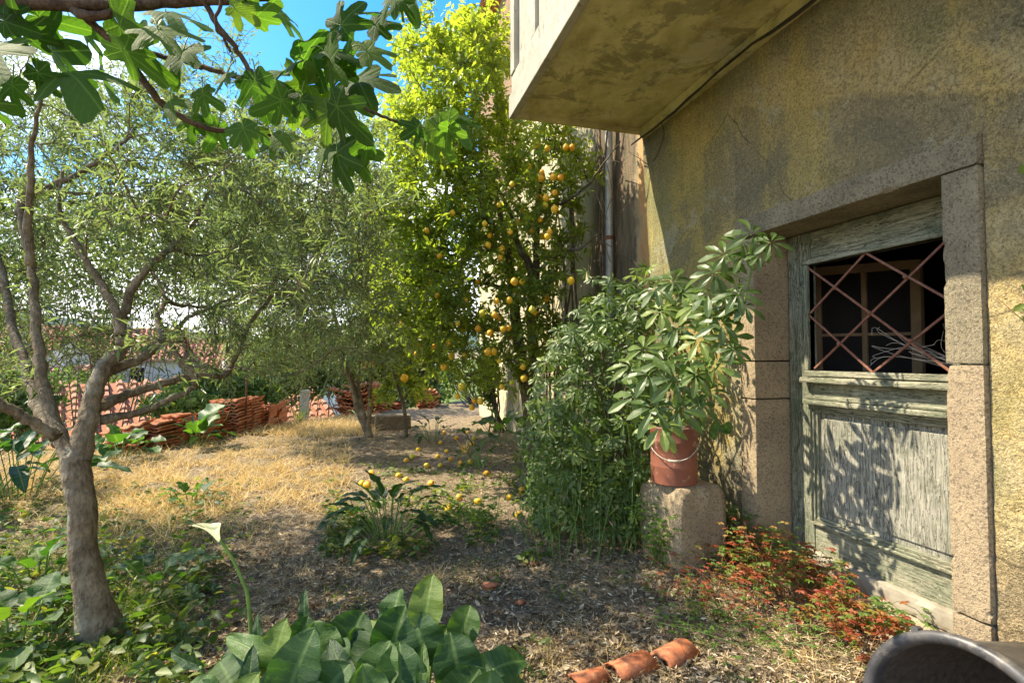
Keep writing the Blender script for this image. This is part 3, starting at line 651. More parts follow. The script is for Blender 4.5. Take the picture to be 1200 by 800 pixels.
def tree(root, limbs, attract, bark, leafmat, T, leaf_len, leaf_ratio, twigs, per_twig, twig_len, droop=.3, up=.2, keep=None, leaf_attr=None, bump=.12, branch_r=.009, spread=1.0):
    """limbs: list of (points, radii); attract: (N,3) targets each reached by a thin branch from the nearest wood"""
    nodes = []
    for k, (P, r) in enumerate(limbs):
        S = smooth_path(P, 16 if k == 0 else 6, .0 if k == 0 else .004); rr = lerp_r(r, len(S))
        V, F = tube_vf(S, rr, 16 if k == 0 else (10 if max(r) > .02 else 7), True, bump*(.6 if k == 0 else 1), k*3.3)
        o = mesh('trunk' if k == 0 else 'limb', V, F, bark, root, True)
        nodes += [np.asarray(s) for i, s in enumerate(S) if rr[i] < .06]
    nodes = np.array(nodes)
    if len(nodes) == 0: nodes = np.array([S[-1]])
    d0 = np.array([np.linalg.norm(nodes-a, axis=1).min() for a in attract]); order = np.argsort(d0)
    mb = MB(); TS, TD = [], []
    for ai in order:
        a = attract[ai]; dd = nodes-a; cost = np.linalg.norm(dd, axis=1)+.5*np.maximum(0, dd[:, 2]); j = cost.argmin(); s = nodes[j]
        Ld = np.linalg.norm(a-s)
        if Ld < .03: continue
        m1 = s+(a-s)*.4+RS.normal(0, .09*Ld, 3)+[0, 0, .10*Ld]; m2 = s+(a-s)*.75+RS.normal(0, .06*Ld, 3)+[0, 0, .06*Ld]
        S = smooth_path([s, m1, m2, a], 3); r0 = branch_r*min(1.6, .45+Ld*.8)
        mb.tube(S, lerp_r([r0, r0*.3], len(S)), 5, False); nodes = np.vstack([nodes, np.array(S[2:])])
        for q in range(twigs):
            i = min(len(S)-1, int(rnd(.25, 1.0)*len(S))); bd = norm((a-s)[None])[0]
            TS.append(S[i]); TD.append(bd*.6+RS.normal(0, .65*spread, 3)+[0, 0, up])
    mb.build('branch', bark, root, True)['kind'] = 'stuff'
    TS = np.array(TS); TD = norm(np.array(TD)); TL = twig_len*RS.uniform(.5, 1.2, len(TS)); E = TS+TD*TL[:, None]; E[:, 2] -= droop*TL*.3
    if keep is not None:
        k = keep(E); TS, TD, TL, E = TS[k], TD[k], TL[k], E[k]
    thin_tubes('twig', TS, E, .0022, bark, root)
    t = np.linspace(.1, 1, per_twig)[None, :, None]; P = TS[:, None]*(1-t)+E[:, None]*t
    n = len(TS); side = norm(np.cross(TD, RS.normal(size=(n, 3))))[:, None]; alt = np.where(np.arange(per_twig) % 2, 1, -1)[None, :, None]
    D = TD[:, None]*.6+side*alt*.9+RS.normal(0, .35, (n, per_twig, 3)); D[..., 2] -= droop*.6
    P = P.reshape(-1, 3); D = D.reshape(-1, 3); N = RS.normal(0, .55, P.shape)+[0, 0, 1]+SUN*.3
    ln = leaf_len*RS.uniform(.55, 1.15, len(P)); a = np.clip(RS.beta(2, 2.6, len(P)), 0, 1)
    if leaf_attr is not None: a = leaf_attr(P, a)
    return scatter('crown', T, P, D, N, ln, ln*leaf_ratio, leafmat, root, attr=a)

# ------------------------------------------------------------------ near olive tree
def L3(pts, z0, z1=None):
    z1 = z0 if z1 is None else z1; n = len(pts)
    return [W(x, y, z0+(z1-z0)*i/(n-1)) for i, (x, y) in enumerate(pts)]
base = G(118, 752); ot = empty('olive_tree', base, 'near olive tree with knotted trunk forking low at the left edge', 'tree')
zb = proj(base)[2]
TR = [base+[0,0,-.12], base+[0,0,.02], W(106,690,zb), W(97,640,zb+.02), W(97,600,zb+.03), W(90,560,zb+.05), W(86,535,zb+.06)]
limbs = [(TR, [.125, .098, .065, .058, .056, .060, .052]),
 (L3([(86,548),(72,515),(55,470),(47,420),(42,370),(36,310),(24,250),(30,225)], zb+.05, zb+.5), [.044,.034,.030,.026,.022,.018,.014,.011]),
 (L3([(92,545),(100,500),(108,465),(122,432),(140,412),(150,402)], zb+.06, zb+.35), [.054,.045,.039,.037,.032,.026]),
 (L3([(70,520),(45,480),(30,430),(12,375),(6,330),(-10,280),(-25,220)], zb+.15, zb+.9), [.036,.028,.024,.022,.019,.016,.011]),
 (L3([(66,512),(40,495),(15,482),(-15,465),(-50,440)], zb+.02, zb-.2), [.03,.026,.024,.022,.018]),
 (L3([(145,405),(142,380),(152,345),(172,315),(198,292),(220,270),(240,235),(262,190)], zb+.3, zb+.9), [.036,.026,.024,.021,.018,.014,.011,.007]),
 (L3([(142,392),(136,365),(120,335),(98,300),(82,272),(70,240),(75,200)], zb+.3, zb+.5), [.028,.022,.020,.017,.013,.01,.007]),
 (L3([(122,436),(150,427),(178,412),(190,398),(184,372),(194,352),(184,330),(170,300)], zb+.25, zb+1.0), [.032,.025,.021,.020,.015,.013,.011,.008]),
 (L3([(194,352),(215,358),(255,360),(300,350)], zb+.8, zb+1.3), [.016,.012,.009,.006]),
 (L3([(198,396),(208,418),(226,440),(228,450)], zb+.5, zb+.5), [.018,.017,.018,.015]),
 (L3([(204,392),(220,372),(250,360),(282,345),(300,338)], zb+.55, zb+1.2), [.014,.011,.009,.007,.005]),
 (L3([(112,478),(150,462),(190,450),(228,440),(262,440),(268,430)], zb+.2, zb+1.0), [.032,.024,.021,.019,.017,.015]),
 (L3([(262,440),(275,420),(290,385),(312,355),(338,328),(360,315),(400,308),(440,300)], zb+1.0, zb+1.8), [.019,.018,.016,.014,.012,.009,.006,.004]),
 (L3([(118,492),(155,485),(200,468),(230,452)], zb+.2, zb+.6), [.026,.020,.017,.013]),
 (L3([(24,252),(32,224),(62,218),(100,198),(130,178),(155,160)], zb+.5, zb+.5), [.024,.02,.018,.014,.010,.007]),
 (L3([(30,226),(70,226),(130,228),(200,240),(280,262)], zb+.5, zb+1.3), [.012,.011,.009,.007,.004]),
 (L3([(35,310),(33,260),(36,210),(38,165),(50,110)], zb+.3, zb+.2), [.022,.018,.015,.012,.006]),
 (L3([(198,292),(235,300),(265,292),(300,270)], zb+.7, zb+1.3), [.012,.01,.009,.006])]
at = []
while len(at) < 410:
    i_ = len(at); px = -160+((i_*0.6180339) % 1)*610+RS.normal(0, 8); py = RS.uniform(40, 450); z = rnd(zb-.1, zb+2.3)
    if (px < -30 or py < 90) and RS.rand() < .55: px = RS.uniform(20, 440); py = RS.uniform(90, 400)
    if py > 400+30*math.sin(px/70) and RS.rand() < .4: continue
    if px > 330 and py < 140: continue
    if px > 230 and py < 110 and RS.rand() < .6: continue
    if z < zb+.45 and RS.rand() < .8: continue
    p = W(px, py, z)
    if p[2] < .9: continue
    at.append(p)
ot_keep = lambda E: (E[:, 2] > .75)
tree(ot, limbs, np.array(at), M['olive_bark'], M['olive'], T_LANCE, .068, .20, 9, 13, .32, .3, .15, keep=ot_keep, branch_r=.007)

# ------------------------------------------------------------------ far olive tree and a wild one behind
b2 = G(432, 512); o2 = empty('olive_tree', b2, 'slender farther olive with several bare stems rising in front of the broken tile pile', 'tree'); z2 = proj(b2)[2]
lim = [([b2+[0,0,-.1], b2+[0,0,.05], W(420,480,z2), W(414,455,z2), W(405,425,z2), W(395,380,z2), W(380,330,z2)], [.09,.07,.055,.045,.04,.03,.02]),
 ([b2+[0,0,.02], W(424,480,z2), W(419,450,z2+.1), W(424,410,z2+.2), W(430,360,z2+.3), W(440,300,z2+.4), W(445,240,z2+.4)], [.06,.05,.042,.036,.03,.02,.01]),
 ([b2+[0,0,.02], W(433,480,z2-.1), W(434,455,z2-.1), W(440,425,z2-.1), W(450,385,z2), W(470,330,z2)], [.05,.036,.03,.026,.02,.01])]
at = []
while len(at) < 330:
    px = rnd(225, 500); py = rnd(215, 440); z = z2+rnd(-1.9, 1.6)
    if ((px-368)/142)**2+((py-320)/130)**2 > 1: continue
    at.append(W(px, py, z))
tree(o2, lim, np.array(at), M['olive_bark'], M['olive'], T_LANCE, .080, .23, 13, 19, .42, .3, .1, branch_r=.014)

# ------------------------------------------------------------------ lemon tree with its fruit
bl = GP(*W(622, 540, 6.5)[:2]); lt = empty('lemon_tree', bl, 'tall lemon tree full of ripe fruit beside the house corner', 'tree'); zl = proj(bl)[2]
lim = [([bl+[0,0,-.1], bl+[0,0,.1], W(620,480,zl), W(612,430,zl), W(605,380,zl), W(600,330,zl), W(590,270,zl), W(575,200,zl)], [.13,.10,.085,.075,.07,.055,.04,.025]),
 ([W(618,480,zl), W(624,420,zl-.15), W(622,370,zl-.2), W(628,320,zl-.3), W(630,250,zl-.5), W(634,200,zl-.6)], [.06,.06,.055,.045,.03,.02]),
 ([W(625,345,zl-.2), W(620,310,zl-.3), W(608,290,zl-.3), W(598,250,zl-.2), W(560,180,zl)], [.05,.045,.035,.025,.012]),
 ([W(628,320,zl-.3), W(655,298,zl-.9), W(680,290,zl-1.3), W(700,275,zl-1.5)], [.025,.02,.014,.006]),
 ([W(640,245,zl-.5), W(665,235,zl-1.1), W(690,215,zl-1.6), W(712,185,zl-1.8), W(728,165,zl-1.9)], [.02,.015,.012,.008,.004]),
 ([W(575,205,zl), W(560,140,zl), W(545,80,zl+.1), W(535,40,zl+.1)], [.03,.022,.014,.006]),
 ([W(602,340,zl), W(560,330,zl-.3), W(520,320,zl-.5), W(480,310,zl-.6)], [.03,.022,.016,.008]),
 ([W(607,390,zl), W(570,385,zl-.4), W(535,380,zl-.7)], [.025,.018,.008])]
def lemon_in(px, py):
    if py < 20 or py > 452: return False
    left = np.interp(py, [20, 60, 100, 200, 300, 360, 400, 450], [500, 472, 478, 432, 420, 432, 490, 515])
    right = np.interp(py, [20, 130, 140, 200, 300, 400, 450], [585, 590, 690, 700, 670, 640, 630])
    return left+RS.normal(0, 14) < px < right+abs(RS.normal(0, 8))
at = []
while len(at) < 600:
    px = rnd(418, 700); py = rnd(15, 455)
    if not lemon_in(px, py): continue
    if py > 400 and RS.rand() < .35: continue
    if px > 545 and py > 120 and RS.rand() < .4: continue
    p = W(px, py, zl+rnd(-1.4, .7))
    if p[0] > 2.3: continue
    at.append(p)
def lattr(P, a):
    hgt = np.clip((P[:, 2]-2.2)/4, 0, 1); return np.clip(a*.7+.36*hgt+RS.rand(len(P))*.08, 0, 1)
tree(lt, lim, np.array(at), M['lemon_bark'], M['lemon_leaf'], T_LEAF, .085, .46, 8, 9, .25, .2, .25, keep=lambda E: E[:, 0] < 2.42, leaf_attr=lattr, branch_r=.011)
def lemon_mesh():
    V = []; F = []; n = 12; prof = [(0,.0),(.08,.35),(.22,.72),(.42,.98),(.6,.98),(.78,.74),(.9,.4),(.96,.22),(1.04,.0)]
    for t, r in prof:
        for k in range(n): V.append((r*.5*math.cos(2*math.pi*k/n), r*.5*math.sin(2*math.pi*k/n), t*1.18-.59))
    for i in range(len(prof)-1):
        for k in range(n): F.append((i*n+k, i*n+(k+1) % n, (i+1)*n+(k+1) % n, (i+1)*n+k))
    me = bpy.data.meshes.new('lemon'); me.from_pydata(V, [], F); me.update(); me.materials.append(M['lemon'])
    me.polygons.foreach_set('use_smooth', np.ones(len(me.polygons), bool)); return me
LEMON = lemon_mesh()
hang = [(663,173),(641,174),(657,208),(634,209),(635,202),(632,231),(650,226),(639,241),(640,232),(612,246),(633,258),(607,260),(543,243),(650,245),(644,272),(670,173),(629,172),
 (512,346),(526,340),(574,276),(588,292),(572,287),(598,272),(623,270),(635,277),(642,277),(588,293),(586,302),(669,329),(634,337),(640,350),(624,363),(627,366),(603,330),(612,330),(604,345),(597,352),(582,353),(565,367),(580,369),(585,373),(590,385),(596,384),(597,395),(560,385),(542,388),(536,379),(543,383),(575,389),(574,390),(502,373),(490,405),(508,406),(525,402),(529,417),(544,416),(488,414),(572,412),(579,412),(585,423),(613,430),(614,443),(600,448),(588,453),(541,453),(536,464),(553,477),(556,469),(563,470),(568,262),(545,352),(498,392),(560,300),(520,430),(620,195),(600,216),(585,240),(648,208),(470,250),(485,300),(455,330),(500,270),(530,250),(520,200),(545,180),(470,380),(505,330),(480,350),(540,220),(555,160),(560,330),(515,300)]
for px, py in hang:
    z = zl-rnd(.9, 1.7) if px > 560 else zl-rnd(.5, 1.4)
    if px > 640: z = zl-1.6
    s = rnd(.050, .076)
    put('lemon', LEMON, lt, euler_m(W(px, py, z), RS.normal(0, .3), RS.normal(0, .3), rnd(0, 6), s))
# a small lemon sapling at its left
bs = G(476, 512); st_ = empty('lemon_tree', bs, 'small young lemon tree with a few low fruits left of the tall one', 'tree'); zs_ = proj(bs)[2]
lim = [([bs+[0,0,-.05], W(474,480,zs_), W(466,450,zs_), W(455,420,zs_), W(445,380,zs_)], [.035,.03,.026,.02,.01]), ([W(472,470,zs_), W(492,440,zs_+.1), W(500,410,zs_+.1)], [.02,.018,.008])]
at = [W(rnd(425,495), rnd(330,470), zs_+rnd(-.6,.4)) for _ in range(46)]
tree(st_, lim, np.array(at), M['lemon_bark'], M['lemon_leaf'], T_LEAF, .11, .48, 5, 8, .26, .2, .25, branch_r=.012)
for px, py in ((428,427),(437,425),(474,443)): put('lemon', LEMON, st_, euler_m(W(px, py, zs_-.7), .2, .3, rnd(0,6), .125))

# ------------------------------------------------------------------ fig tree overhead
zf = 1.75
ft = empty('fig_tree', GP(-2.3, -.6), 'overhanging fig tree with big lobed leaves and dark bare branch across the top', 'tree')
b = GP(-2.3, -.6)
lim = [([b+[0,0,-.1], b+[.02,.05,.5], b+[.08,.1,1.2], b+[.1,.3,1.9], b+[.15,.6,2.5]], [.16,.13,.11,.09,.07]),
 ([b+[.15,.6,2.45], W(-330,-90,1.6), W(-100,-10,zf), W(30,4,zf), W(130,6,zf), W(220,2,zf), W(300,-2,zf), W(340,-8,zf+.05), W(480,-60,zf+.1)], [.07,.045,.03,.02,.022,.017,.013,.010,.006]),
 (L3([(92,14),(105,24),(135,55),(162,86),(190,122),(225,143),(262,153),(300,155),(332,162)], zf, zf+.25), [.014,.0125,.0125,.0125,.0125,.011,.0095,.008,.006]),
 (L3([(238,-2),(250,22),(275,55),(295,85),(312,108),(328,120),(350,119),(378,122),(384,135)], zf, zf+.1), [.011,.0095,.0095,.0095,.009,.008,.0065,.006,.005]),
 (L3([(160,60),(210,70),(240,80),(270,88),(302,95)], zf+.2, zf+.2), [.009,.010,.0095,.008,.006]),
 (L3([(70,8),(60,-6),(100,18),(135,14),(140,-10)], zf, zf), [.010,.014,.017,.013,.01]),
 (L3([(420,122),(440,133),(465,143),(490,150),(515,147),(530,140)], zf, zf+.15), [.0055,.005,.005,.005,.0045,.004]),
 (L3([(378,122),(400,112),(425,122)], zf+.1, zf), [.0045,.004,.0045]),
 (L3([(270,60),(262,45),(252,30),(262,-5)], zf, zf-.1), [.005,.005,.005,.006])]
for k, (P, r) in enumerate(lim):
    S = smooth_path(P, 6, .002); V, F = tube_vf(S, lerp_r(r, len(S)), 10, True, .14, k); mesh('trunk' if k == 0 else 'limb', V, F, M['fig_bark'], ft, True)
def fig_leaf_mesh(seed):
    rs = np.random.RandomState(seed); V = [(0,0,0)]; UV = [(0,0)]; nA = 52; rings = (.35, .7, 1.0); A = []
    lob = [(0, 1.0, 20), (50, .86, 19), (-50, .86, 19), (103, .60, 24), (-103, .60, 24), (150, .40, 24), (-150, .40, 24)]
    lob = [(a+rs.normal(0, 5), h*rs.uniform(.82, 1.12), wd*rs.uniform(.85, 1.2)) for a, h, wd in lob]
    for rg in rings:
        for k in range(nA):
            ph = -178+356*k/(nA-1); r = .40 if abs(ph) < 150 else .25
            for a, h, wd in lob:
                dd = (ph-a); r = max(r, h*math.exp(-(abs(dd)/wd)**3*.6))
            rr = r*rg if rg < 1 else r*(1+.02*rs.normal())
            x = rr*math.sin(R(ph)); y = rr*math.cos(R(ph)); V.append([x, y, 0]); UV.append((x, y))
    V = np.array(V, float); rr = np.hypot(V[:, 0], V[:, 1])
    V[:, 2] = -rs.uniform(.1, .5)*rr**2+.05*np.abs(V[:, 0])+.035*np.sin(V[:, 0]*13+seed)*rr+.03*np.sin(V[:, 1]*11+seed*2)*rr+rs.uniform(-.15, .1)*V[:, 1]**2
    F = []
    for k in range(nA-1): F.append((0, 1+k+1, 1+k))
    for g in range(2):
        for k in range(nA-1): a = 1+g*nA+k; F += [(a, a+1, a+nA+1), (a, a+nA+1, a+nA)]
    me = bpy.data.meshes.new('fig_leaf'); me.from_pydata([tuple(v) for v in V], [], F); me.update(); me.materials.append(M['fig'])
    u = me.uv_layers.new(name='UVMap')
    for l in me.loops: u.data[l.index].uv = UV[l.vertex_index]
    at_ = me.attributes.new('rnd', 'FLOAT', 'POINT'); at_.data.foreach_set('value', np.full(len(V), rs.rand()))
    me.polygons.foreach_set('use_smooth', np.ones(len(me.polygons), bool)); return me
FIG = [fig_leaf_mesh(s) for s in range(14)]
def frame_m(pos, d, nrm, s):
    d = norm(np.asarray(d, float)[None])[0]; sx = norm(np.cross(d, nrm)[None])[0]; u = np.cross(sx, d)
    m = Matrix(((sx[0]*s, d[0]*s, u[0]*s, pos[0]), (sx[1]*s, d[1]*s, u[1]*s, pos[1]), (sx[2]*s, d[2]*s, u[2]*s, pos[2]), (0,0,0,1))); return m
stalks = MB()
def fig_leaf(px, py, ang, size, z=None, node=None):
    """ang: picture direction of the tip, degrees clockwise from right"""
    z = zf+rnd(-.1, .25) if z is None else z
    c = W(px, py, z); d = RGT*math.cos(R(ang))-UPV*(math.sin(R(ang))+.25)+FWD*RS.normal(0, .45)
    nrm = -FWD*rnd(.25, .8)+np.array([0, 0, 1.0])*rnd(-.9, .9)+SUN*.2+RS.normal(0, .2, 3)
    if RS.rand() < .12: return
    put('leaf', FIG[RS.randint(14)], ft, frame_m(c, d, nrm, size/600*z*rnd(.68, .95)))
    s0 = W(*node, z) if node else c-norm(d[None])[0]*.05+np.array([0, 0, .02])
    stalks.tube(smooth_path([s0, (s0+c)/2+[0, 0, .012], c], 3), .0022, 5)
for a in [(10,75,20,70),(45,85,60,45),(60,60,10,85),(30,40,-20,60),(95,70,200,55),(80,85,15,85),(120,90,60,60),(145,60,20,60),(5,25,10,55),(45,20,0,60),(95,30,20,60),
 (140,30,60,80),(165,50,60,65),(185,35,30,60),(195,15,20,60),(230,100,40,45),(215,60,100,55),(238,110,80,40),(250,60,-30,50),(262,35,-60,48),
 (300,20,-30,45),(325,15,0,50),(275,10,10,40),(355,70,-50,55),(365,65,10,60),(380,60,-20,55),(385,75,45,65),(345,75,150,45),(400,80,-70,50),(360,100,190,55),(390,105,140,60),
 (375,112,160,55),(352,118,110,45),(330,118,150,45),(330,130,90,45),(345,130,60,45),(385,130,100,60),(395,125,45,55),(405,110,20,62),(420,95,-10,60),(430,60,-35,50),(425,85,30,55),
 (410,185,120,45),(385,175,130,45),(375,180,60,42),(395,180,80,52),(415,180,50,48),(430,170,150,40),(470,0,60,30),(480,-8,80,52),(462,-5,150,38),
 (515,150,60,50),(530,140,35,58),(525,150,120,40),(500,150,75,42),(490,150,140,30),(535,135,-15,30),(285,150,60,40),(300,155,100,35),(255,150,120,38),(330,160,110,40),
 (225,140,100,40),(200,120,60,40),(15,100,100,45),(-20,60,30,80),(-30,110,20,70),(-40,20,20,80),(240,5,70,45),(300,95,80,45),(310,92,10,42),(265,90,120,38),(440,30,-20,45),(445,15,200,50),(400,30,-60,45)]:
    fig_leaf(*a)
# the rest of the crown, above the picture: real leaves on real branches that throw the dappled shade
ov = []
for k in range(9):
    p0 = np.array([-2.1, .1, 2.6]); e = np.array([rnd(-3.2, 1.0), rnd(.3, 3.0), rnd(3.0, 4.1)])
    mid = (p0+e)/2+[0, 0, .5]; S = smooth_path([p0, mid, e], 8)
    q = [proj(s) for s in S]
    if any(z_ > .2 and -60 < x_ < 1250 and y_ > -12 for x_, y_, z_ in q): continue
    V, F = tube_vf(S, lerp_r([.04, .008], len(S)), 7, True, .1, k); mesh('limb', V, F, M['fig_bark'], ft, True)
    ov += [s for s in S[4:]]
cnt = 0
for _ in range(4000):
    if cnt > 110 or not ov: break
    s = ov[RS.randint(len(ov))]+RS.normal(0, .28, 3); x_, y_, z_ = proj(s)
    if z_ > .1 and y_ > -95 and -150 < x_ < 1300: continue
    if s[2] < 2.4: continue
    put('leaf', FIG[RS.randint(9)], ft, frame_m(s, np.append(RS.normal(0, 1, 2), -.3), np.array([0, 0, 1])+RS.normal(0, .4, 3), rnd(.13, .2))); cnt += 1
for k, (px, py) in enumerate(((398,122),(404,134),(190,30))):
    c = W(px, py, zf+.05); V, F = tube_vf([c+[0,0,.02], c+[0,0,.008], c-[0,0,.008], c-[0,0,.022], c-[0,0,.032]], [.004,.011,.015,.013,.003], 10); mesh('fig_fruit', V, F, M['stem'], ft, True)
stalks.build('leaf_stalk', M['stem'], ft, True)['kind'] = 'stuff'

# ------------------------------------------------------------------ broad leaved plants, each leaf its own part
def broad_leaf_mesh(seed, wr=.5, curl=.35, nt=13, nu=4, wave=.05, heart=.0, matkey='lily'):
    rs = np.random.RandomState(seed); V = []; UV = []; F = []
    for i in range(nt):
        t = .5-.5*math.cos(math.pi*i/(nt-1)) if heart else i/(nt-1); hw = wr*.5*((1-abs(2*t**.85-1)**2.3)**.55 if heart else (math.sin(math.pi*min(1, t**.8*.97+.015)))**(.62))+.002
        if i == nt-1: hw = .004
        for j in range(-nu, nu+1):
            u = j/nu; x = hw*u; y = t-heart*abs(u)*(1-t)*.5
            zz = -curl*t*t*.9+.35*hw*abs(u)**1.5+wave*math.sin(t*15+seed)*abs(u)*hw*4*(1 if j > 0 else -.8)+.014*rs.normal()*abs(u)+.05*math.sin(t*5+seed)*u*wr
            V.append((x, y, zz)); UV.append((u*.5, t))
    m = 2*nu+1
    for i in range(nt-1):
        for j in range(m-1): a = i*m+j; F.append((a, a+1, a+m+1, a+m))
    me = bpy.data.meshes.new('broad_leaf'); me.from_pydata(V, [], F); me.update(); me.materials.append(M[matkey])
    ul = me.uv_layers.new(name='UVMap')
    for l in me.loops: ul.data[l.index].uv = UV[l.vertex_index]
    at_ = me.attributes.new('rnd', 'FLOAT', 'POINT'); at_.data.foreach_set('value', np.full(len(V), rs.rand()))
    me.polygons.foreach_set('use_smooth', np.ones(len(me.polygons), bool)); return me
ROUND = [broad_leaf_mesh(s, rs_, .3+.1*(s % 3), wave=.045, heart=.25) for s, rs_ in enumerate((.98,1.06,.90,1.0,1.1,.86))]
LONG = [broad_leaf_mesh(20+s, .30+.05*(s % 3), .35+.12*(s % 3), wave=.06) for s in range(6)]
def leafy(name, base, n, ln, stalk, pool, label, cat='plant', group=None, spread=.1, lean=.8, root=None):
    t = root or empty(name, base, label, cat, group); st = MB()
    for k in range(n):
        a = 2.4*k+rnd(-.4, .4); q = (k+.5)/n; out = np.array([math.cos(a), math.sin(a), 0])
        s0 = base+out*spread*math.sqrt(q)*.6+[0, 0, -.02]; tip = base+out*(spread*math.sqrt(q)+stalk*lean*q*.7)+np.array([0, 0, stalk*(1.15-.65*q)*rnd(.8, 1.15)])
        st.tube(smooth_path([s0, (s0+tip)/2+out*-.01*stalk+[0, 0, .05*stalk], tip], 3), [.006*ln/.2]*7 if False else .0045, 5)
        d = out*(.35+.75*q)+np.array([0, 0, .75-.85*q])+RS.normal(0, .12, 3); nn = np.array([0, 0, 1.0])-out*(.5-.2*q)+RS.normal(0, .15, 3)
        put('leaf', pool[RS.randint(len(pool))], t, frame_m(tip, d, nn, ln*rnd(.75, 1.15)))
    st.build('stalk', M['stem'], t, True)['kind'] = 'stuff'
    return t
# foreground clump
fc = empty('broad_leaf_plant', G(420, 905), 'big glossy round leaved clump in the foreground with puckered dark green leaves', 'plant')
st = MB()
for (px, py, ang, size, z, pool, up) in [
 (468,790,-88,85,1.55,ROUND,.9),(500,690,-85,60,1.75,ROUND,.5),(492,735,-110,62,1.7,ROUND,.6),(545,795,-50,60,1.5,ROUND,.3),(570,815,-85,85,1.42,ROUND,.8),(595,760,-20,48,1.6,ROUND,1.0),
 (430,800,-100,70,1.5,ROUND,.7),(400,770,-120,75,1.6,LONG,.6),(345,770,-75,75,1.5,ROUND,.6),(375,745,-110,60,1.7,ROUND,.6),(320,750,-95,60,1.65,ROUND,.5),(290,790,-90,80,1.6,LONG,.3),
 (300,800,-65,90,1.55,LONG,.4),(255,830,-90,70,1.45,ROUND,.9),(295,745,-160,110,1.7,LONG,.5),(360,820,-80,60,1.4,ROUND,.7),(400,840,-95,62,1.4,ROUND,.9),(450,845,-70,68,1.4,ROUND,.9),(520,845,-100,62,1.4,ROUND,.9),
 (230,800,-150,60,1.6,ROUND,.9),(610,840,-40,60,1.45,ROUND,.8),(545,715,-70,42,1.8,ROUND,.7),(410,730,-60,55,1.8,ROUND,.4),(355,700,-100,40,1.9,LONG,.4),(330,845,-120,60,1.4,ROUND,.9),(485,830,-90,70,1.45,ROUND,.9),
 (300,730,-110,45,1.85,LONG,.4),(265,775,-140,55,1.7,ROUND,.6),(335,790,-95,60,1.5,ROUND,.8),(390,765,-85,55,1.65,ROUND,.5),(445,765,-75,55,1.6,ROUND,.5),(515,740,-60,48,1.75,ROUND,.4),(575,770,-45,45,1.65,ROUND,.6),(600,800,-15,50,1.5,ROUND,.7),(240,815,-120,60,1.5,ROUND,.8),(275,815,-80,65,1.45,ROUND,.8),(420,745,-100,50,1.8,ROUND,.5),(215,760,-165,60,1.75,LONG,.5),(495,770,-95,55,1.6,LONG,.4),(350,740,-70,50,1.8,ROUND,.4),(460,700,-95,45,1.9,ROUND,.3),
 (440,735,-120,50,1.85,ROUND,.5),(280,760,-130,55,1.75,ROUND,.8),(590,800,-100,45,1.55,LONG,.6),(535,760,-100,55,1.6,ROUND,.5),(465,725,-70,58,1.8,ROUND,.3),(380,795,-60,70,1.5,ROUND,.6)]:
    size *= rnd(.78, .95); c = W(px, py+14, z); d = RGT*math.cos(R(ang))-UPV*math.sin(R(ang))+FWD*rnd(-.1, .45); nn = -FWD*(1.1-up*.5)+np.array([0, 0, 1.0])*up+RS.normal(0, .2, 3)
    put('leaf', pool[RS.randint(len(pool))], fc, frame_m(c-norm(d[None])[0]*size/600*z*.5, d, nn, size/600*z*1.0)); c = c-norm(d[None])[0]*size/600*z*.5
    g = GP(*(c*.8+np.array(fc.location)*.2+np.array([0, 0, 0]))[:2]); st.tube(smooth_path([g, (g+c)/2+RS.normal(0, .02, 3), c+norm(d[None])[0]*.01], 4), .005, 6)
st.build('stalk', M['stem'], fc, True)['kind'] = 'stuff'
# white arum flower
zc = 1.95; ff = empty('arum_lily_flower', GP(*W(300,740,zc)[:2]), 'single white arum lily on a long curved green stalk beside the olive trunk', 'flower')
S = smooth_path([GP(*W(300,750,zc)[:2]), W(292,712,zc), W(284,680,zc), W(270,650,zc), W(256,630,zc)], 5); m_ = MB(); m_.tube(S, lerp_r([.008,.0065,.0055], len(S)), 8); m_.build('stalk', M['stem'], ff, True)
V = []; F = []; c0 = W(257,634,zc); axd = norm((W(241,600,zc-.03)-c0)[None])[0]; sa = norm(np.cross(axd, FWD)[None])[0]; sb = np.cross(axd, sa)
for i in range(9):
    t = i/8
    for k in range(17):
        a = 2*math.pi*k/16*.98; lip = t**2*.055*max(0, math.cos(a-.6)); r = .007+.028*t**1.7+.008*t**4*math.cos(a)
        V.append(c0+axd*(.080*t+lip*.8-.02*t**3)+(sa*math.cos(a)+sb*math.sin(a))*r*(1+.4*t**3*max(0, math.cos(a))))
for i in range(8):
    for k in range(16): F.append((i*17+k, i*17+k+1, (i+1)*17+k+1, (i+1)*17+k))
mesh('petal', V, F, M['petal'], ff, True)
leafy('broad_leaf_plant', G(455, 632), 30, .21, .30, LONG, 'low dark green broad leaved plant on bare ground in the middle of the garden', spread=.2, lean=1.0)
leafy('broad_leaf_plant', G(232, 524), 13, .34, .3, ROUND[:2]+LONG[:3], 'bright green rosette plant growing against the middle of the tile stacks', spread=.1)
leafy('broad_leaf_plant', G(140, 540), 16, .22, .30, ROUND, 'bluish green broad leaved plant before the left end of the tile stacks', spread=.3)
leafy('broad_leaf_plant', G(22, 585), 26, .34, .5, LONG, 'tall leafy green clump behind the olive trunk at the left edge', spread=.35)
leafy('broad_leaf_plant', G(-40, 600), 22, .34, .5, LONG, 'leafy green clump cut by the left edge of the view', spread=.35)
leafy('broad_leaf_plant', G(560, 548), 20, .14, .22, LONG, 'small green leafy plant under the lemon tree', spread=.25)
leafy('broad_leaf_plant', G(508, 515), 16, .2, .25, LONG, 'bright weed clump among fallen fruit beneath the young lemon', spread=.3)
leafy('broad_leaf_plant', G(590, 520), 20, .2, .35, ROUND, 'leafy weed clump at the foot of the lemon tree trunk', spread=.4)
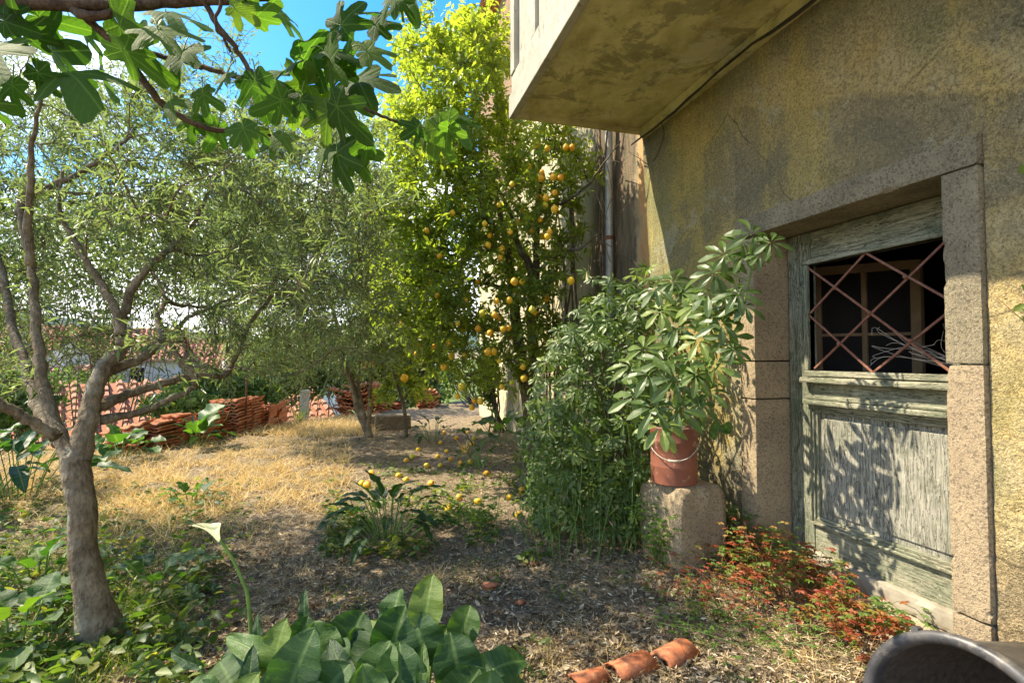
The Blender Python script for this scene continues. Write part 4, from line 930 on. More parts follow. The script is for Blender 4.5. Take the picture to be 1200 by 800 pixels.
leafy('broad_leaf_plant', G(45, 690), 14, .12, .16, ROUND, 'low broad leaved weed left of the olive trunk', spread=.2)
leafy('broad_leaf_plant', G(20, 760), 14, .13, .16, ROUND, 'low broad leaved weed in the bottom left corner', spread=.2)
leafy('broad_leaf_plant', G(225, 590), 12, .1, .12, ROUND, 'small broad leaved weed at the edge of the dry grass', spread=.2)
leafy('broad_leaf_plant', G(180, 690), 14, .12, .10, ROUND, 'low weed with bluish leaves right of the olive trunk', spread=.3)

# ------------------------------------------------------------------ umbrella-leaved shrubs
def palmate_mesh(seed, nl=8, matkey='sheff'):
    rs = np.random.RandomState(seed); V = []; F = []; UV = []
    for k in range(nl):
        a = 2*math.pi*k/nl+rs.normal(0, .12); ln = rs.uniform(.8, 1.1); dr = rs.uniform(.25, .7); c, s = math.cos(a), math.sin(a); o = len(V)
        for (u, t, zz) in ((0, .12, 0), (.09, .42, .03), (.155, .7, .02), (.08, .92, 0), (0, 1.0, 0), (-.08, .92, 0), (-.155, .7, .02), (-.10, .42, .03), (0, .45, -.01), (0, .75, -.01)):
            x = t*ln; V.append((c*x-s*u, s*x+c*u, zz-dr*t*t*.8+.06)); UV.append((u, t))
        F += [tuple(o+i for i in f) for f in ((0,1,8), (1,2,9,8), (2,3,4,9), (0,8,7), (8,9,6,7), (9,4,5,6))]
    me = bpy.data.meshes.new('palmate_leaf'); me.from_pydata(V, [], F); me.update(); me.materials.append(M[matkey])
    ul = me.uv_layers.new(name='UVMap')
    for l in me.loops: ul.data[l.index].uv = UV[l.vertex_index]
    at_ = me.attributes.new('rnd', 'FLOAT', 'POINT'); at_.data.foreach_set('value', np.full(len(V), rs.rand())); return me
PALM = [palmate_mesh(s, 7+s % 3) for s in range(8)]
def join_instances(name, items, parent):
    VV, FF, AA, o = [], [], [], 0
    for me, m4 in items:
        v = np.empty(len(me.vertices)*3, np.float32); me.vertices.foreach_get('co', v); v = v.reshape(-1, 3); A = np.array(m4)
        VV.append(v @ A[:3, :3].T+A[:3, 3]); FF += [tuple(i+o for i in p.vertices) for p in me.polygons]; AA += [me.attributes['rnd'].data[0].value]*len(v); o += len(v)
    ob = mesh(name, np.vstack(VV), FF, items[0][0].materials[0], parent, uv=np.zeros((o, 2)), attr=AA); ob['kind'] = 'stuff'; return ob
sh = empty('umbrella_shrub', GP(1.75, 4.0), 'large bushy shrub of glossy finger like leaves between lemon tree and pot', 'shrub')
stems = MB(); items = []; tries = 0
def sh_top(px): return np.interp(px, [600, 640, 690, 740, 780, 830, 870], [520, 400, 335, 315, 320, 330, 400])
def sh_left(py): return np.interp(py, [320, 380, 430, 500, 600, 640], [700, 655, 640, 615, 625, 650])
cl = []
while len(items) < 760:
    px = rnd(600, 850); py = rnd(310, 640); z = rnd(3.45, 5.0)
    if px < sh_left(py)+RS.normal(-6, 16) or py < sh_top(px)+RS.normal(0, 14): continue
    if px > 770 and py > 430: continue
    if px > 795 and py > 400: continue
    p = W(px, py, z)
    if p[0] > 2.3 or p[2] < .08: continue
    hgt = p[2]; out = np.array([p[0]-1.9, p[1]-4.3, 0]); out /= np.linalg.norm(out)+.01
    nn = np.array([0, 0, .9])+out*.8+RS.normal(0, .35, 3)
    items.append((PALM[RS.randint(8)], frame_m(p, np.cross(nn, RS.normal(size=3)), nn, rnd(.06, .105)), p, z))
items.sort(key=lambda a: a[3])
for me, m4, p, z in items[:290]: put('leaf', me, sh, m4)
join_instances('inner_leaves', [(a[0], a[1]) for a in items[290:]], sh)
bx = np.array([1.8, 4.1, 0])
for k in range(26):
    p = items[RS.randint(len(items))][2]; s0 = bx+np.array([rnd(-.25, .25), rnd(-.3, .3), -.05]); stems.tube(smooth_path([s0, s0*.5+p*.5+[rnd(-.1, .1), 0, .2], p], 4), lerp_r([.014, .004], 9), 6)
stems.build('stem', M['lemon_bark'], sh, True)['kind'] = 'stuff'
# ivy-like undergrowth at its foot
fp = []
for _ in range(2600):
    px = rnd(600, 775); py = rnd(450, 640); z = rnd(3.35, 4.7); p = W(px, py, z)
    if px < sh_left(py)-5 or p[0] > 2.35 or p[2] < .02 or p[2] > .95: continue
    fp.append(p)
fp = np.array(fp); N_ = RS.normal(0, .5, fp.shape)+[0, -.4, .8]
ug = empty('climbing_weed', GP(1.2, 3.7), 'tangled small leaved climber filling the shade under the umbrella shrub', 'plant')
scatter('foliage', T_LEAF, fp, RS.normal(size=fp.shape)+[0, 0, -.4], N_, RS.uniform(.035, .07, len(fp)), RS.uniform(.018, .034, len(fp)), M['weed'], ug, attr=RS.rand(len(fp))*.6)
A_ = fp[RS.randint(len(fp), size=160)]; thin_tubes('stem', np.c_[A_[:, :2]+RS.normal(0, .05, (160, 2)), np.full(160, -.02)], A_, .003, M['stem'], ug)

# block, bucket and the potted umbrella plant
bc = G(810, 652); xb, yb = 2.03, 3.0
blk = MB(); n = 40; V = []; F = []
prof = [(-.06,.95), (.0,1.0), (.2,.99), (.42,.97), (.49,.92), (.525,.80), (.535,.5), (.536,0.02)]
for zz, s in prof:
    for k in range(n):
        a = 2*math.pi*k/n; sq = 1/max(abs(math.cos(a)), abs(math.sin(a)))**.88; rr = .200*s*sq*(1+.16*mnoise.noise(Vector((math.cos(a)*2, math.sin(a)*2, zz*4))))
        V.append((xb+rr*math.cos(a+.15), yb+rr*math.sin(a+.15)*1.0, zz))
for i in range(len(prof)-1):
    for k in range(n): F.append((i*n+k, i*n+(k+1) % n, (i+1)*n+(k+1) % n, (i+1)*n+k))
ob = mesh('stone_block', V, F, M['granite'], None, True); tagp(ob, 'squat rounded granite block carrying the rusty bucket', 'stone block')
bk = W(790, 573, proj([xb-.08, yb-.02, .5])[2]); bkx, bky = bk[0], bk[1]; bz = .538
bu = empty('bucket', (bkx, bky, bz), 'rusty red brown metal bucket used as plant pot, standing on the stone block', 'bucket')
V = []; F = []; n = 36; br = .150; H = .36
prof = [(0, br*.96), (.01, br*.97), (.10, br*.985), (.105, br*.995), (.115, br*.995), (.12, br*.985), (.26, br), (.265, br*1.02), (.275, br*1.02), (.28, br), (H-.01, br), (H, br*1.03), (H+.006, br*1.0), (H-.02, br*.96), (H-.04, br*.95), (H-.045, .001)]
for i, (zz, r_) in enumerate(prof):
    for k in range(n):
        a = 2*math.pi*k/n; dent = 1-.09*math.exp(-((a-3.75)/.35)**2-((zz-.14)/.09)**2) if i < 11 else 1
        V.append((bkx+r_*dent*math.cos(a), bky+r_*dent*math.sin(a), bz+zz))
for i in range(len(prof)-1):
    for k in range(n): F.append((i*n+k, i*n+(k+1) % n, (i+1)*n+(k+1) % n, (i+1)*n+k))
mesh('body', V, F, M['bucket'], bu, True)
fd = norm((np.array([0, 0, 1.35])-np.array([bkx, bky, 1.35]))[None])[0]; fs = np.cross([0, 0, 1], fd)    # towards the viewer, sideways
hd = MB(); pts = []
for i in range(15):
    t = i/14; a = math.pi*t; ang = (t-.5)*math.pi; o_ = fd*math.cos(ang)*(br+.012)+fs*math.sin(ang)*(br+.012)
    pts.append(np.array([bkx, bky, bz+.30])+o_-np.array([0, 0, .14*math.sin(a)]))
hd.tube(pts, .0032, 6); hd.build('handle', M['wire'], bu, True)
g_ = MB(); g_.tube([pts[6], pts[7], pts[8]], .008, 8); g_.build('grip', M['web'], bu, True)
pp = empty('umbrella_plant', (bkx, bky, bz+H-.05), 'potted umbrella plant with large drooping finger leaves growing out of the bucket', 'plant')
stm = MB(); c0 = np.array([bkx, bky, bz+H-.06])
main = [smooth_path([c0, W(800,470,3.05), W(840,430,3.0), W(865,380,2.98), W(880,320,2.9), W(885,290,2.85)], 5), smooth_path([c0, W(780,470,3.15), W(770,430,3.1)], 5), smooth_path([c0, W(820,460,3.1), W(835,400,3.15), W(820,340,3.25)], 5)]
for S in main: stm.tube(S, lerp_r([.012, .004], len(S)), 6)
def pleaf(px, py, z, size, k=None):
    p = W(px, py, z); j = min((np.linalg.norm(np.array(S)-p, axis=1).min(), i) for i, S in enumerate(main))[1]; S = np.array(main[j]); s0 = S[np.linalg.norm(S-p, axis=1).argmin()]
    nn = -FWD*.75+np.array([0, 0, .75])+np.array([-.3, 0, 0])+RS.normal(0, .25, 3)
    put('leaf', PALM[RS.randint(8)], pp, frame_m(p, np.cross(nn, RS.normal(size=3)), nn, size/600*z*rnd(.65,.92))); stm.tube(smooth_path([s0, (s0+p)/2+[0, 0, .02], p], 3), .003, 5)
for a in [(880,275,2.8,38),(903,285,2.75,30),(868,285,2.85,32),(850,300,2.9,36),(865,345,2.85,36),(872,360,2.85,34),(838,320,3.0,34),(845,380,2.9,38),(830,345,3.0,38),(855,395,2.9,38),(815,360,3.1,36),
 (800,345,3.2,34),(820,400,3.0,40),(860,410,2.85,30),(795,385,3.15,38),(775,365,3.2,36),(840,430,2.9,34),(780,425,3.0,44),(760,440,2.95,48),(790,445,2.9,46),(815,440,2.9,42),(765,480,2.85,48),(745,465,2.95,42),
 (795,480,2.85,44),(775,500,2.8,40),(820,475,2.85,36),(755,410,3.1,40),(740,430,3.1,36),(810,420,3.0,38),(790,330,3.3,34),(770,340,3.3,32),(870,300,2.9,28),(890,300,2.75,22),(835,365,3.0,34),(850,350,2.95,32),(830,460,2.9,34)]: pleaf(*a)
stm.build('stem', M['stem'], pp, True)['kind'] = 'stuff'
q = []
for px, py in ((838,495),(845,503),(832,505),(825,498),(850,497)):
    c = W(px, py, 2.9); put('round_leaf', ROUND[0], pp, frame_m(c, RGT*rnd(-1, 1)+UPV*rnd(-.5, .5), -FWD+[0, 0, .5], .06))

# ------------------------------------------------------------------ black bin lying on its side
cN = W(1128, 868, 1.50); ax_ = np.array([-.97, -.14, .20]); ax_ /= np.linalg.norm(ax_)
bn = empty('bin', (float(cN[0])+.2, float(cN[1])+.2, 0), 'black plastic bin lying on its side in the bottom right corner by the wall', 'bin')
sa = norm(np.cross(ax_, [0, 0, 1])[None])[0]; sb = np.cross(sa, ax_)
def lathe(name, prof, mat, n=56, parent=bn):
    V = []; F = []
    for d_, r_ in prof:
        for k in range(n): a = 2*math.pi*k/n; V.append(cN+ax_*d_+(sa*math.cos(a)+sb*math.sin(a))*r_)
    for i in range(len(prof)-1):
        for k in range(n): F.append((i*n+k, i*n+(k+1) % n, (i+1)*n+(k+1) % n, (i+1)*n+k))
    return mesh(name, V, F, mat, parent, True)
rb = .262
lathe('body', [(-.006, rb*.99), (-.02, rb*.985), (-.10, rb*.97), (-.11, rb*.985), (-.125, rb*.985), (-.135, rb*.965), (-.55, rb*.93), (-.56, rb*.88), (-.56, .001)], M['plastic'])
lathe('rim', [(-.03, rb*.99), (-.03, rb*1.07), (-.02, rb*1.085), (.0, rb*1.085), (.008, rb*1.07), (.012, rb*1.02), (.006, rb*.96), (-.01, rb*.945), (-.03, rb*.94)], M['plastic'])
lathe('lining', [(-.025, rb*.945), (-.12, rb*.93), (-.54, rb*.83), (-.545, .001)], M['bin_in'])
pt = cN+(sa*math.cos(1.05)+sb*math.sin(1.05))*rb*1.09; MB().tube([pt+ax_*.008, pt-ax_*.02], .012, 8).build('lug', M['plastic'], bn)

# ------------------------------------------------------------------ stacks of roof tiles along the terrace edge
def stack(px0, px1, pyb, pyt, label, tilt=0.0, yaw=0.0, mess=.02, slope=0.0, rows=2):
    pm = (px0+px1)/2; b = G(pm, pyb); z = proj(b)[2]; wid = (px1-px0)/600*z*.88; h = (pyb-pyt)/600*z
    t = empty('tile_stack', b, label, 'tiles', 'stacks of old terracotta roof tiles'); th = .052
    n = max(3, int(h/th)); cols = max(1, int(round(wid/.27))); sx = wid/cols/.25
    for k in range(n):
        for c in range(cols):
            for r_ in range(rows):
                if k > n-3 and RS.rand() < .25: continue
                off = ((c+.5)/cols-.5)*wid; lx = off+RS.normal(0, mess); ly = r_*.45+RS.normal(0, mess)
                p = b+RGT*lx+np.array([FWD[0], FWD[1], 0])*(ly+.1)+[0, 0, .03+k*th+slope*lx]
                put('roof_tile', TILE, t, euler_m(p, RS.normal(0, .03), tilt+RS.normal(0, .04)-math.atan(slope), -TH+yaw+RS.normal(0, mess*2), (sx*rnd(.9,1.0), 1, 1.25)))
    return t
stack(112, 140, 528, 500, 'lowest collapsed stack of red tiles at the left end of the row', -.12, .3, .06, .15)
stack(138, 168, 530, 494, 'untidy tile stack just right of the olive trunk with tiles slipping left', -.15, .2, .06, .12)
stack(168, 198, 526, 488, 'neat tile stack with wavy ends, third from the left end', 0, -.1, .012)
stack(197, 222, 520, 489, 'tile stack sloping up to the right beside the third stack', -.25, .15, .02, .3)
stack(222, 243, 518, 484, 'tile stack behind the bright rosette plant', -.1, -.1, .03)
stack(244, 286, 510, 467, 'tallest wide tile stack in the middle of the row', 0, .0, .015, .06)
stack(287, 302, 504, 475, 'narrow tile stack right of the iron rod', 0, .1, .02)
stack(302, 321, 502, 470, 'tile stack with its top rising to a point at the right', -.35, .1, .02, .4)
stack(336, 354, 490, 461, 'small tile stack left of the grey concrete post', 0, 0, .015)
stack(366, 388, 488, 458, 'tile stack just right of the grey concrete post', .05, .1, .03)
stack(388, 412, 486, 452, 'broken tile pile behind the far olive stems, left half', .3, .4, .07, .1)
stack(412, 440, 484, 448, 'broken tile pile behind the far olive stems, right half', -.3, .4, .07)
stack(440, 470, 480, 450, 'tile pile behind the young lemon tree', .2, -.2, .07)
stack(486, 512, 478, 454, 'last dark tile stack at the right end of the row under the lemon tree', 0, .2, .03)
for px, pyb, pyt in ((288,508,438),(385,490,452)):
    a = G(px, pyb); b = W(px+1, pyt, proj(a)[2]); MB().tube([a, b], .018, 6)
    o = MB().tube([a, b], .016, 6).build('iron_rod', M['rust_dark']); tagp(o, 'thin rusty iron rod %s' % ('standing beside the tallest tile stack' if px < 300 else 'standing in the pile right of the concrete post'), 'rod')
a = G(357, 492); z = proj(a)[2]; hw = .09; o = MB().box((a[0]-hw, a[1]-hw, -.1), (a[0]+hw, a[1]+hw, (492-458)/600*z), .012).build('concrete_post', M['post'], bevel=.012); tagp(o, 'short grey concrete post standing among the tile stacks', 'post')
a = G(462, 503); o = MB().box((a[0]-.35, a[1]-.05, -.05), (a[0]+.30, a[1]+.3, .27), .02).build('concrete_block', M['log'], bevel=.025); tagp(o, 'mossy grey concrete block on the ground right of the far olive stems', 'block')
a = G(437, 500); o = MB().box((a[0]-.12, a[1]-.05, -.05), (a[0]+.12, a[1]+.2, .2), .02).build('concrete_block', M['log'], bevel=.025); tagp(o, 'smaller broken block wedged behind the far olive stems', 'block')

# broken tile pieces and small things on the ground
def shard(px, py, L_, W_, yaw, label, mat='tile'):
    p = G(px, py, .02); n = 7; V = []; F = []; ca, sa_ = math.cos(yaw), math.sin(yaw)
    for th in (0, .016):
        for e in (0, 1):
            for i in range(n):
                a = math.pi*(i/(n-1)); x = L_*(e-.5)+RS.normal(0, .006)*(1 if e else -1); y = -W_/2*math.cos(a)*(1-th*2); zz = W_*.3*math.sin(a)-th
                V.append((p[0]+ca*x-sa_*y, p[1]+sa_*x+ca*y, p[2]+zz))
    A = lambda t, e, i: t*2*n+e*n+i
    for i in range(n-1): F += [(A(0,0,i),A(0,0,i+1),A(0,1,i+1),A(0,1,i)), (A(1,0,i),A(1,1,i),A(1,1,i+1),A(1,0,i+1)), (A(0,0,i),A(1,0,i),A(1,0,i+1),A(0,0,i+1)), (A(0,1,i),A(0,1,i+1),A(1,1,i+1),A(1,1,i))]
    F += [(A(0,0,0),A(0,1,0),A(1,1,0),A(1,0,0)), (A(0,0,n-1),A(1,0,n-1),A(1,1,n-1),A(0,1,n-1))]
    o = mesh('tile_piece', V, F, M[mat], None, True); tagp(o, label, 'tile')
shard(740, 786, .20, .12, .25, 'broken curved roof tile on the ground at the bottom, left of the other big piece')
shard(790, 771, .20, .12, .35, 'broken curved roof tile on the ground, right of the bottom piece')
shard(690, 799, .16, .08, .1, 'tile fragment cut by the bottom edge of the view')
shard(574, 689, .085, .045, -.3, 'small red tile chip in the middle of the path')
shard(610, 709, .05, .035, .5, 'tiny red tile chip right of the leafy clump')
shard(905, 655, .07, .04, .5, 'small tile chip among the red herbs by the door')
def pebble(px, py, s, label, mat='rubble', cat='stone'):
    p = G(px, py, s*.25); V = []; F = []; n = 10; k0 = RS.rand()*50
    for i in range(7):
        a = math.pi*(i/6-.5)
        for j in range(n):
            b_ = 2*math.pi*j/n; r_ = s*.5*(1+.3*mnoise.noise(Vector((math.cos(b_)*1.5*math.cos(a), math.sin(b_)*1.5*math.cos(a), math.sin(a)+k0))))
            V.append((p[0]+r_*math.cos(a)*math.cos(b_)*1.15, p[1]+r_*math.cos(a)*math.sin(b_), p[2]+r_*.75*math.sin(a)))
    for i in range(6):
        for j in range(n): F.append((i*n+j, i*n+(j+1) % n, (i+1)*n+(j+1) % n, (i+1)*n+j))
    o = mesh('stone' if cat == 'stone' else 'dried_fruit', V, F, M[mat], None, True); tagp(o, label, cat)
pebble(626, 662, .055, 'small dark round shrivelled fruit on the path', 'rust_dark', 'fruit')
pebble(1190, 735, .22, 'pale rounded stone at the wall foot above the bin'); pebble(676, 647, .04, 'brown pebble below the umbrella shrub'); pebble(980, 700, .12, 'flat ochre stone in front of the door step')
pebble(1040, 722, .13, 'ochre stone nearest the bin before the door step'); pebble(935, 668, .10, 'ochre stone below the left door jamb')
for i, (px, py) in enumerate([(435,557),(467,559),(476,565),(505,569),(540,545),(551,543),(516,547),(483,537),(476,541),(570,557),(424,568),(525,600),(538,586),(608,606),(597,585),(612,578),(545,530),(528,540),(516,520),(523,530),(513,536),(490,528),(553,522),(430,571),(560,590),(500,548),(535,515),(520,508),(556,515),(548,508)]):
    s = rnd(.066, .082)
    s *= rnd(.85, 1.12); p = G(px, py, s*rnd(.25, .42)); o = put('lemon', LEMON, None, euler_m(p, math.pi/2+RS.normal(0, .3), 0, rnd(0, 6), s))
    lb = {(424,568): 'leftmost fallen lemon, on bare soil behind the dark green plant', (608,606): 'fallen lemon nearest the umbrella shrub, farthest right of all', (525,600): 'fallen lemon nearest the camera, right of the dark green plant', (597,585): 'fallen lemon just left of the umbrella shrub foot'}.get((px, py))
    lb = lb or ('ripe fallen lemon in the shade right beneath the lemon tree' if py < 537 else 'ripe fallen lemon on the sunny soil between lemon tree and dark green plant')
    tagp(o, lb, 'lemon', 'fallen lemons on the garden ground')

# ------------------------------------------------------------------ grass, straw, litter (uncountable)
def ground_pts(n, fx, accept=None):
    out = []
    while sum(len(o) for o in out) < n:
        px, py = fx(n); d = FWD[None]+((px-600)/600)[:, None]*RGT-((py-400)/600)[:, None]*UPV; t = -1.35/np.minimum(d[:, 2], -.02)
        P = CAM+d*t[:, None]; k = (P[:, 0] < 2.36) & (t > .5) & (t < 14) & (edge_dist(P[:, 0], P[:, 1]) < .9) & (d[:, 2] < -.03)
        P = P[k]; P[:, 2] = gh(P[:, 0], P[:, 1]); out.append(P)
        if accept: out[-1] = out[-1][accept(px[k], py[k])]
    return np.vstack(out)[:n]
def uni(x0, x1, y0, y1): return lambda n: (RS.uniform(x0, x1, n), RS.uniform(y0, y1, n))
def blades(name, P, ln, wd, mat, lean, label, cat='grass', attr=None):
    D = np.c_[RS.normal(0, lean, (len(P), 2)), np.ones(len(P))]; N = RS.normal(size=P.shape)
    N2 = len(P); Vt, Ft = T_BLADE; ln = ln*RS.uniform(.4, 1.25, N2)
    o = scatter(name, T_BLADE, P-[0, 0, .005], D, N, ln, wd, mat, attr=attr); bend = RS.normal(0, 1, (N2, 2))*ln[:, None]*.45
    n = len(o.data.vertices); co = np.empty(n*3, np.float32); o.data.vertices.foreach_get('co', co); co = co.reshape(N2, 5, 3); tt = np.array([0, 0, .3, .3, 1.0])
    co[:, :, :2] += bend[:, None, :]*tt[None, :, None]; co[:, :, 2] -= (np.linalg.norm(bend, axis=1)*.35)[:, None]*tt[None]; o.data.vertices.foreach_set('co', co.ravel())
    tagp(o, label, cat); return o
def clumpy(P, sc=2.2, th=0.0, seed=0.0): return np.array([mnoise.noise(Vector((p[0]*sc+seed, p[1]*sc, 3))) > th for p in P])
P = ground_pts(24000, uni(-60, 410, 482, 640), lambda x, y: (y < 615-.18*np.abs(x-180)+RS.normal(0, 20, len(x))) & (y > 500-(x > 250)*10+RS.normal(0, 4, len(x))))
P = P[clumpy(P, 3.5, -.12, 21)]; blades('dry_grass', P, .17, .0065, M['straw'], .8, 'golden dry grass carpet between olive trunk and tile stacks')
P = ground_pts(2600, uni(300, 440, 488, 512)); blades('dry_grass', P, .25, .008, M['straw'], .6, 'tall dry grass at the foot of the farther tile stacks')
P = ground_pts(16000, uni(-80, 1080, 560, 860)); P = P[clumpy(P, 1.7, -.02, 4)]; blades('dry_grass', P, .09, .003, M['straw'], 1.2, 'thin straw wisps over the bare soil')
P = ground_pts(9000, uni(-80, 330, 590, 880), lambda x, y: (x < 260-.35*(y-600)+RS.normal(0, 30, len(x)))); P = P[clumpy(P, 2.3, -.1, 9)]; blades('green_grass', P, .12, .0045, M['grass'], .7, 'green grass growing round the olive trunk')
P = ground_pts(12000, uni(380, 1050, 560, 860)); P = P[clumpy(P, 2.0, .1, 1)]; blades('green_grass', P, .045, .003, M['grass'], .9, 'sparse short green grass on the path')
def chips(name, P, ln, ratio, T, mat, label, attr=None, lift=.01, flat=.5, cat='leaf litter'):
    D = np.c_[RS.normal(size=(len(P), 2)), RS.normal(0, .25, len(P))]; N = np.c_[RS.normal(0, flat, (len(P), 2)), np.ones(len(P))]; l = ln*RS.uniform(.25, 1.6, len(P))
    P = P+np.c_[np.zeros((len(P), 2)), RS.uniform(.0, lift, len(P))+.004]
    o = scatter(name, T, P, D, N, l, l*ratio, mat, attr=attr); tagp(o, label, cat); return o
P = ground_pts(52000, lambda n: (RS.uniform(-100, 1150, n), 470+RS.rand(n)**.75*420)); chips('leaf_litter', P, .028, .22, T_LANCE, M['litter'], 'grey brown litter of dead olive leaves and twigs over the garden soil')
P = ground_pts(17000, lambda n: (RS.uniform(-100, 1150, n), 480+RS.rand(n)**.8*400)); P = P[clumpy(P, 1.4, -.2, 6)]; chips('leaf_litter', P, .032, .6, T_CURL, M['litter'], 'curled dry brown leaves scattered on the ground', attr=RS.rand(len(P))*.8)
P = ground_pts(4800, uni(-100, 300, 570, 880), lambda x, y: (x < 290-.3*(y-570)+RS.normal(0, 35, len(x)))); P = P[clumpy(P, 2.6, -.15, 2)]; chips('ground_cover', P, .055, .5, T_LEAF, M['weed'], 'low green weeds carpeting the left foreground', lift=.10, flat=.9, cat='weeds')
P = ground_pts(8000, uni(380, 1100, 520, 860)); P = P[clumpy(P, 2.2, .18, 7)]; chips('ground_cover', P, .022, .6, T_LEAF, M['weed'], 'tiny green seedlings spread over the path', lift=.03, flat=.6, cat='weeds')
P = ground_pts(5000, uni(380, 640, 545, 660)); P = P[clumpy(P, 2.2, .05, 17)]; chips('ground_cover', P, .05, .5, T_LEAF, M['weed'], 'small weeds between the fallen lemons and the shrub', lift=.07, flat=.7, cat='weeds')
P = ground_pts(3200, lambda n: (RS.uniform(-60, 1120, n), 520+RS.rand(n)*340)); D_ = np.c_[RS.normal(size=(len(P), 2)), RS.normal(0, .15, len(P))]; D_ = norm(D_)*RS.uniform(.03, .16, len(P))[:, None]
o = thin_tubes('fallen_twigs', P+[0,0,.008], P+D_+[0,0,.012], .0016, M['litter'], None); tagp(o, 'thin fallen twigs strewn over the soil', 'twigs')
P = ground_pts(26000, uni(250, 1080, 560, 860)); P = P[clumpy(P, 1.3, .0, 12)]; blades('dry_grass', P, .06, .003, M['straw'], 1.6, 'pale flattened straw patches on the path')
# individual tufts
def tuft(base, n, ln, wd, mat, label, lean=.45, name='grass_tuft'):
    P = np.repeat(base[None], n, 0)+np.c_[RS.normal(0, .02, (n, 2)), np.zeros(n)]; blades(name, P, ln, wd, mat, lean, label)['kind'] = 'stuff'
tuft(G(138,735), 55, .24, .006, M['grass'], 'tuft of long thin green blades at the foot of the olive trunk', .7)
tuft(G(60,770), 60, .22, .005, M['grass'], 'green blades in the bottom left corner', .7)
tuft(G(215,760), 50, .16, .004, M['grass'], 'short green tuft between trunk and big leaved clump', .7)
tuft(G(165,720), 30, .22, .005, M['grass'], 'thin grass tuft right of the olive trunk foot', .5)
tuft(G(350,495), 30, .5, .02, M['grass'], 'tall green blades left of the concrete post', .2)
tuft(G(510,680), 120, .13, .003, M['straw'], 'dry straw tuft on the path behind the big leaves', 1.0)
tuft(G(640,775), 90, .10, .003, M['straw'], 'dry straw tuft right of the foreground clump', .9)
tuft(G(800,715), 90, .10, .003, M['straw'], 'dry straw tuft on the path before the stone block', 1.0)
tuft(G(545,530), 24, .30, .02, M['straw'], 'yellowed drooping stalks beneath the lemon tree', .3)

# red and green herbs by the door
def herb(px, py, n, h, spread, mat, label, lo=.0, hi=1.0, size=.028):
    b = G(px, py); t = empty('herb_plant', b, label, 'plant', 'herbs growing by the door'); A = np.repeat(b[None], n, 0)+np.c_[RS.normal(0, spread*.35, (n, 2)), np.zeros(n)]
    B = A+np.c_[RS.normal(0, spread*.55, (n, 2)), RS.uniform(.35, 1.0, n)*h]; B[:, 0] = np.minimum(B[:, 0], 2.36)
    thin_tubes('stem', A, B, .0022, M['red_stem'] if hi > .5 else M['stem'], t)
    m = 6; tt = RS.uniform(.25, 1.08, (n, m, 1)); P = (A[:, None]*(1-tt)+B[:, None]*tt+RS.normal(0, .022, (n, m, 3))).reshape(-1, 3)
    k = 5; P = np.repeat(P, k, 0); ang = np.tile(np.arange(k), len(P)//k)*(2*math.pi/6.5)+np.repeat(RS.rand(len(P)//k)*6, k); tiltv = np.repeat(RS.normal(0, .4, (len(P)//k, 3)), k, 0)
    N = np.array([0, 0, 1.0])+tiltv*1.6+SUN*.2; D = np.c_[np.cos(ang), np.sin(ang), np.full(len(P), -.1)]; at_ = np.repeat(RS.uniform(lo, hi, len(P)//k), k)
    l = size*RS.uniform(.7, 1.2, len(P)); scatter('foliage', T_LEAF, P, D, N, l, l*.42, mat, t, attr=at_)
herb(905, 690, 40, .36, .38, M['herb'], 'red and orange leaved herb left of the door step', .0, .95)
herb(955, 715, 40, .32, .34, M['herb'], 'red leaved herb right before the door step', .1, 1.0)
herb(1000, 742, 38, .22, .24, M['herb'], 'dark red leaved herb nearest the black bin', .2, 1.0)
herb(870, 668, 38, .32, .28, M['herb'], 'orange and green leaved herb at the foot of the far jamb', .0, .75)
herb(940, 662, 26, .36, .16, M['herb_green'], 'taller fresh green herb against the bottom of the door', 0, .3)
herb(900, 640, 20, .42, .14, M['herb_green'], 'green herb stem rising in front of the far door jamb', 0, .3)
herb(985, 700, 30, .34, .22, M['herb'], 'taller orange and green herb leaning on the door step', .0, .8)
herb(850, 700, 40, .22, .35, M['herb'], 'sparse reddish herb spreading over the path in front of the jamb', .0, 1.0, .02)
herb(830, 655, 24, .22, .2, M['herb'], 'pale green and rusty herb at the right of the stone block', .0, .6)
herb(1100, 745, 16, .20, .16, M['herb_green'], 'sparse green herb rooted in the door step', 0, .3)
herb(775, 660, 26, .42, .12, M['herb_green'], 'pale climbing herb at the left face of the stone block', 0, .3)
herb(560, 620, 26, .3, .18, M['herb_green'], 'spindly green weed in the middle of the garden', 0, .3)
herb(880, 745, 40, .10, .35, M['herb_green'], 'low green weed patch between path and red herbs', 0, .3, .02)

# bare vine twigs over the neighbouring wall, bramble sprig at the right
n = 150; A = np.c_[RS.uniform(2.2, 2.45, n), RS.uniform(4.2, 8.5, n), RS.uniform(.6, 4.8, n)]; B = A+np.c_[RS.uniform(-.12, .05, n), RS.normal(0, .25, n), RS.normal(-.15, .35, n)]
vn = empty('bare_vine', (2.4, 5.5, 0), 'tangle of bare dry vine stems on the stained wall beyond the corner', 'vine'); thin_tubes('stem', A, B, .006, M['vine_dry'], vn, seg=4)
for k in range(9):
    y0 = rnd(4.3, 7.5); S = smooth_path([(2.44, y0, -.05), (2.42, y0+rnd(-.2,.2), 1.2), (2.44, y0+rnd(-.3,.3), 2.6), (2.4, y0+rnd(-.5,.5), rnd(3.5,5))], 6); mesh('stem', *tube_vf(S, lerp_r([.02,.008], len(S)), 6), M['vine_dry'], vn, True)
sp = empty('bramble_sprig', (2.35, 1.2, 1.6), 'thin leafy bramble sprig hanging by the wall at the right edge', 'plant'); m_ = MB()
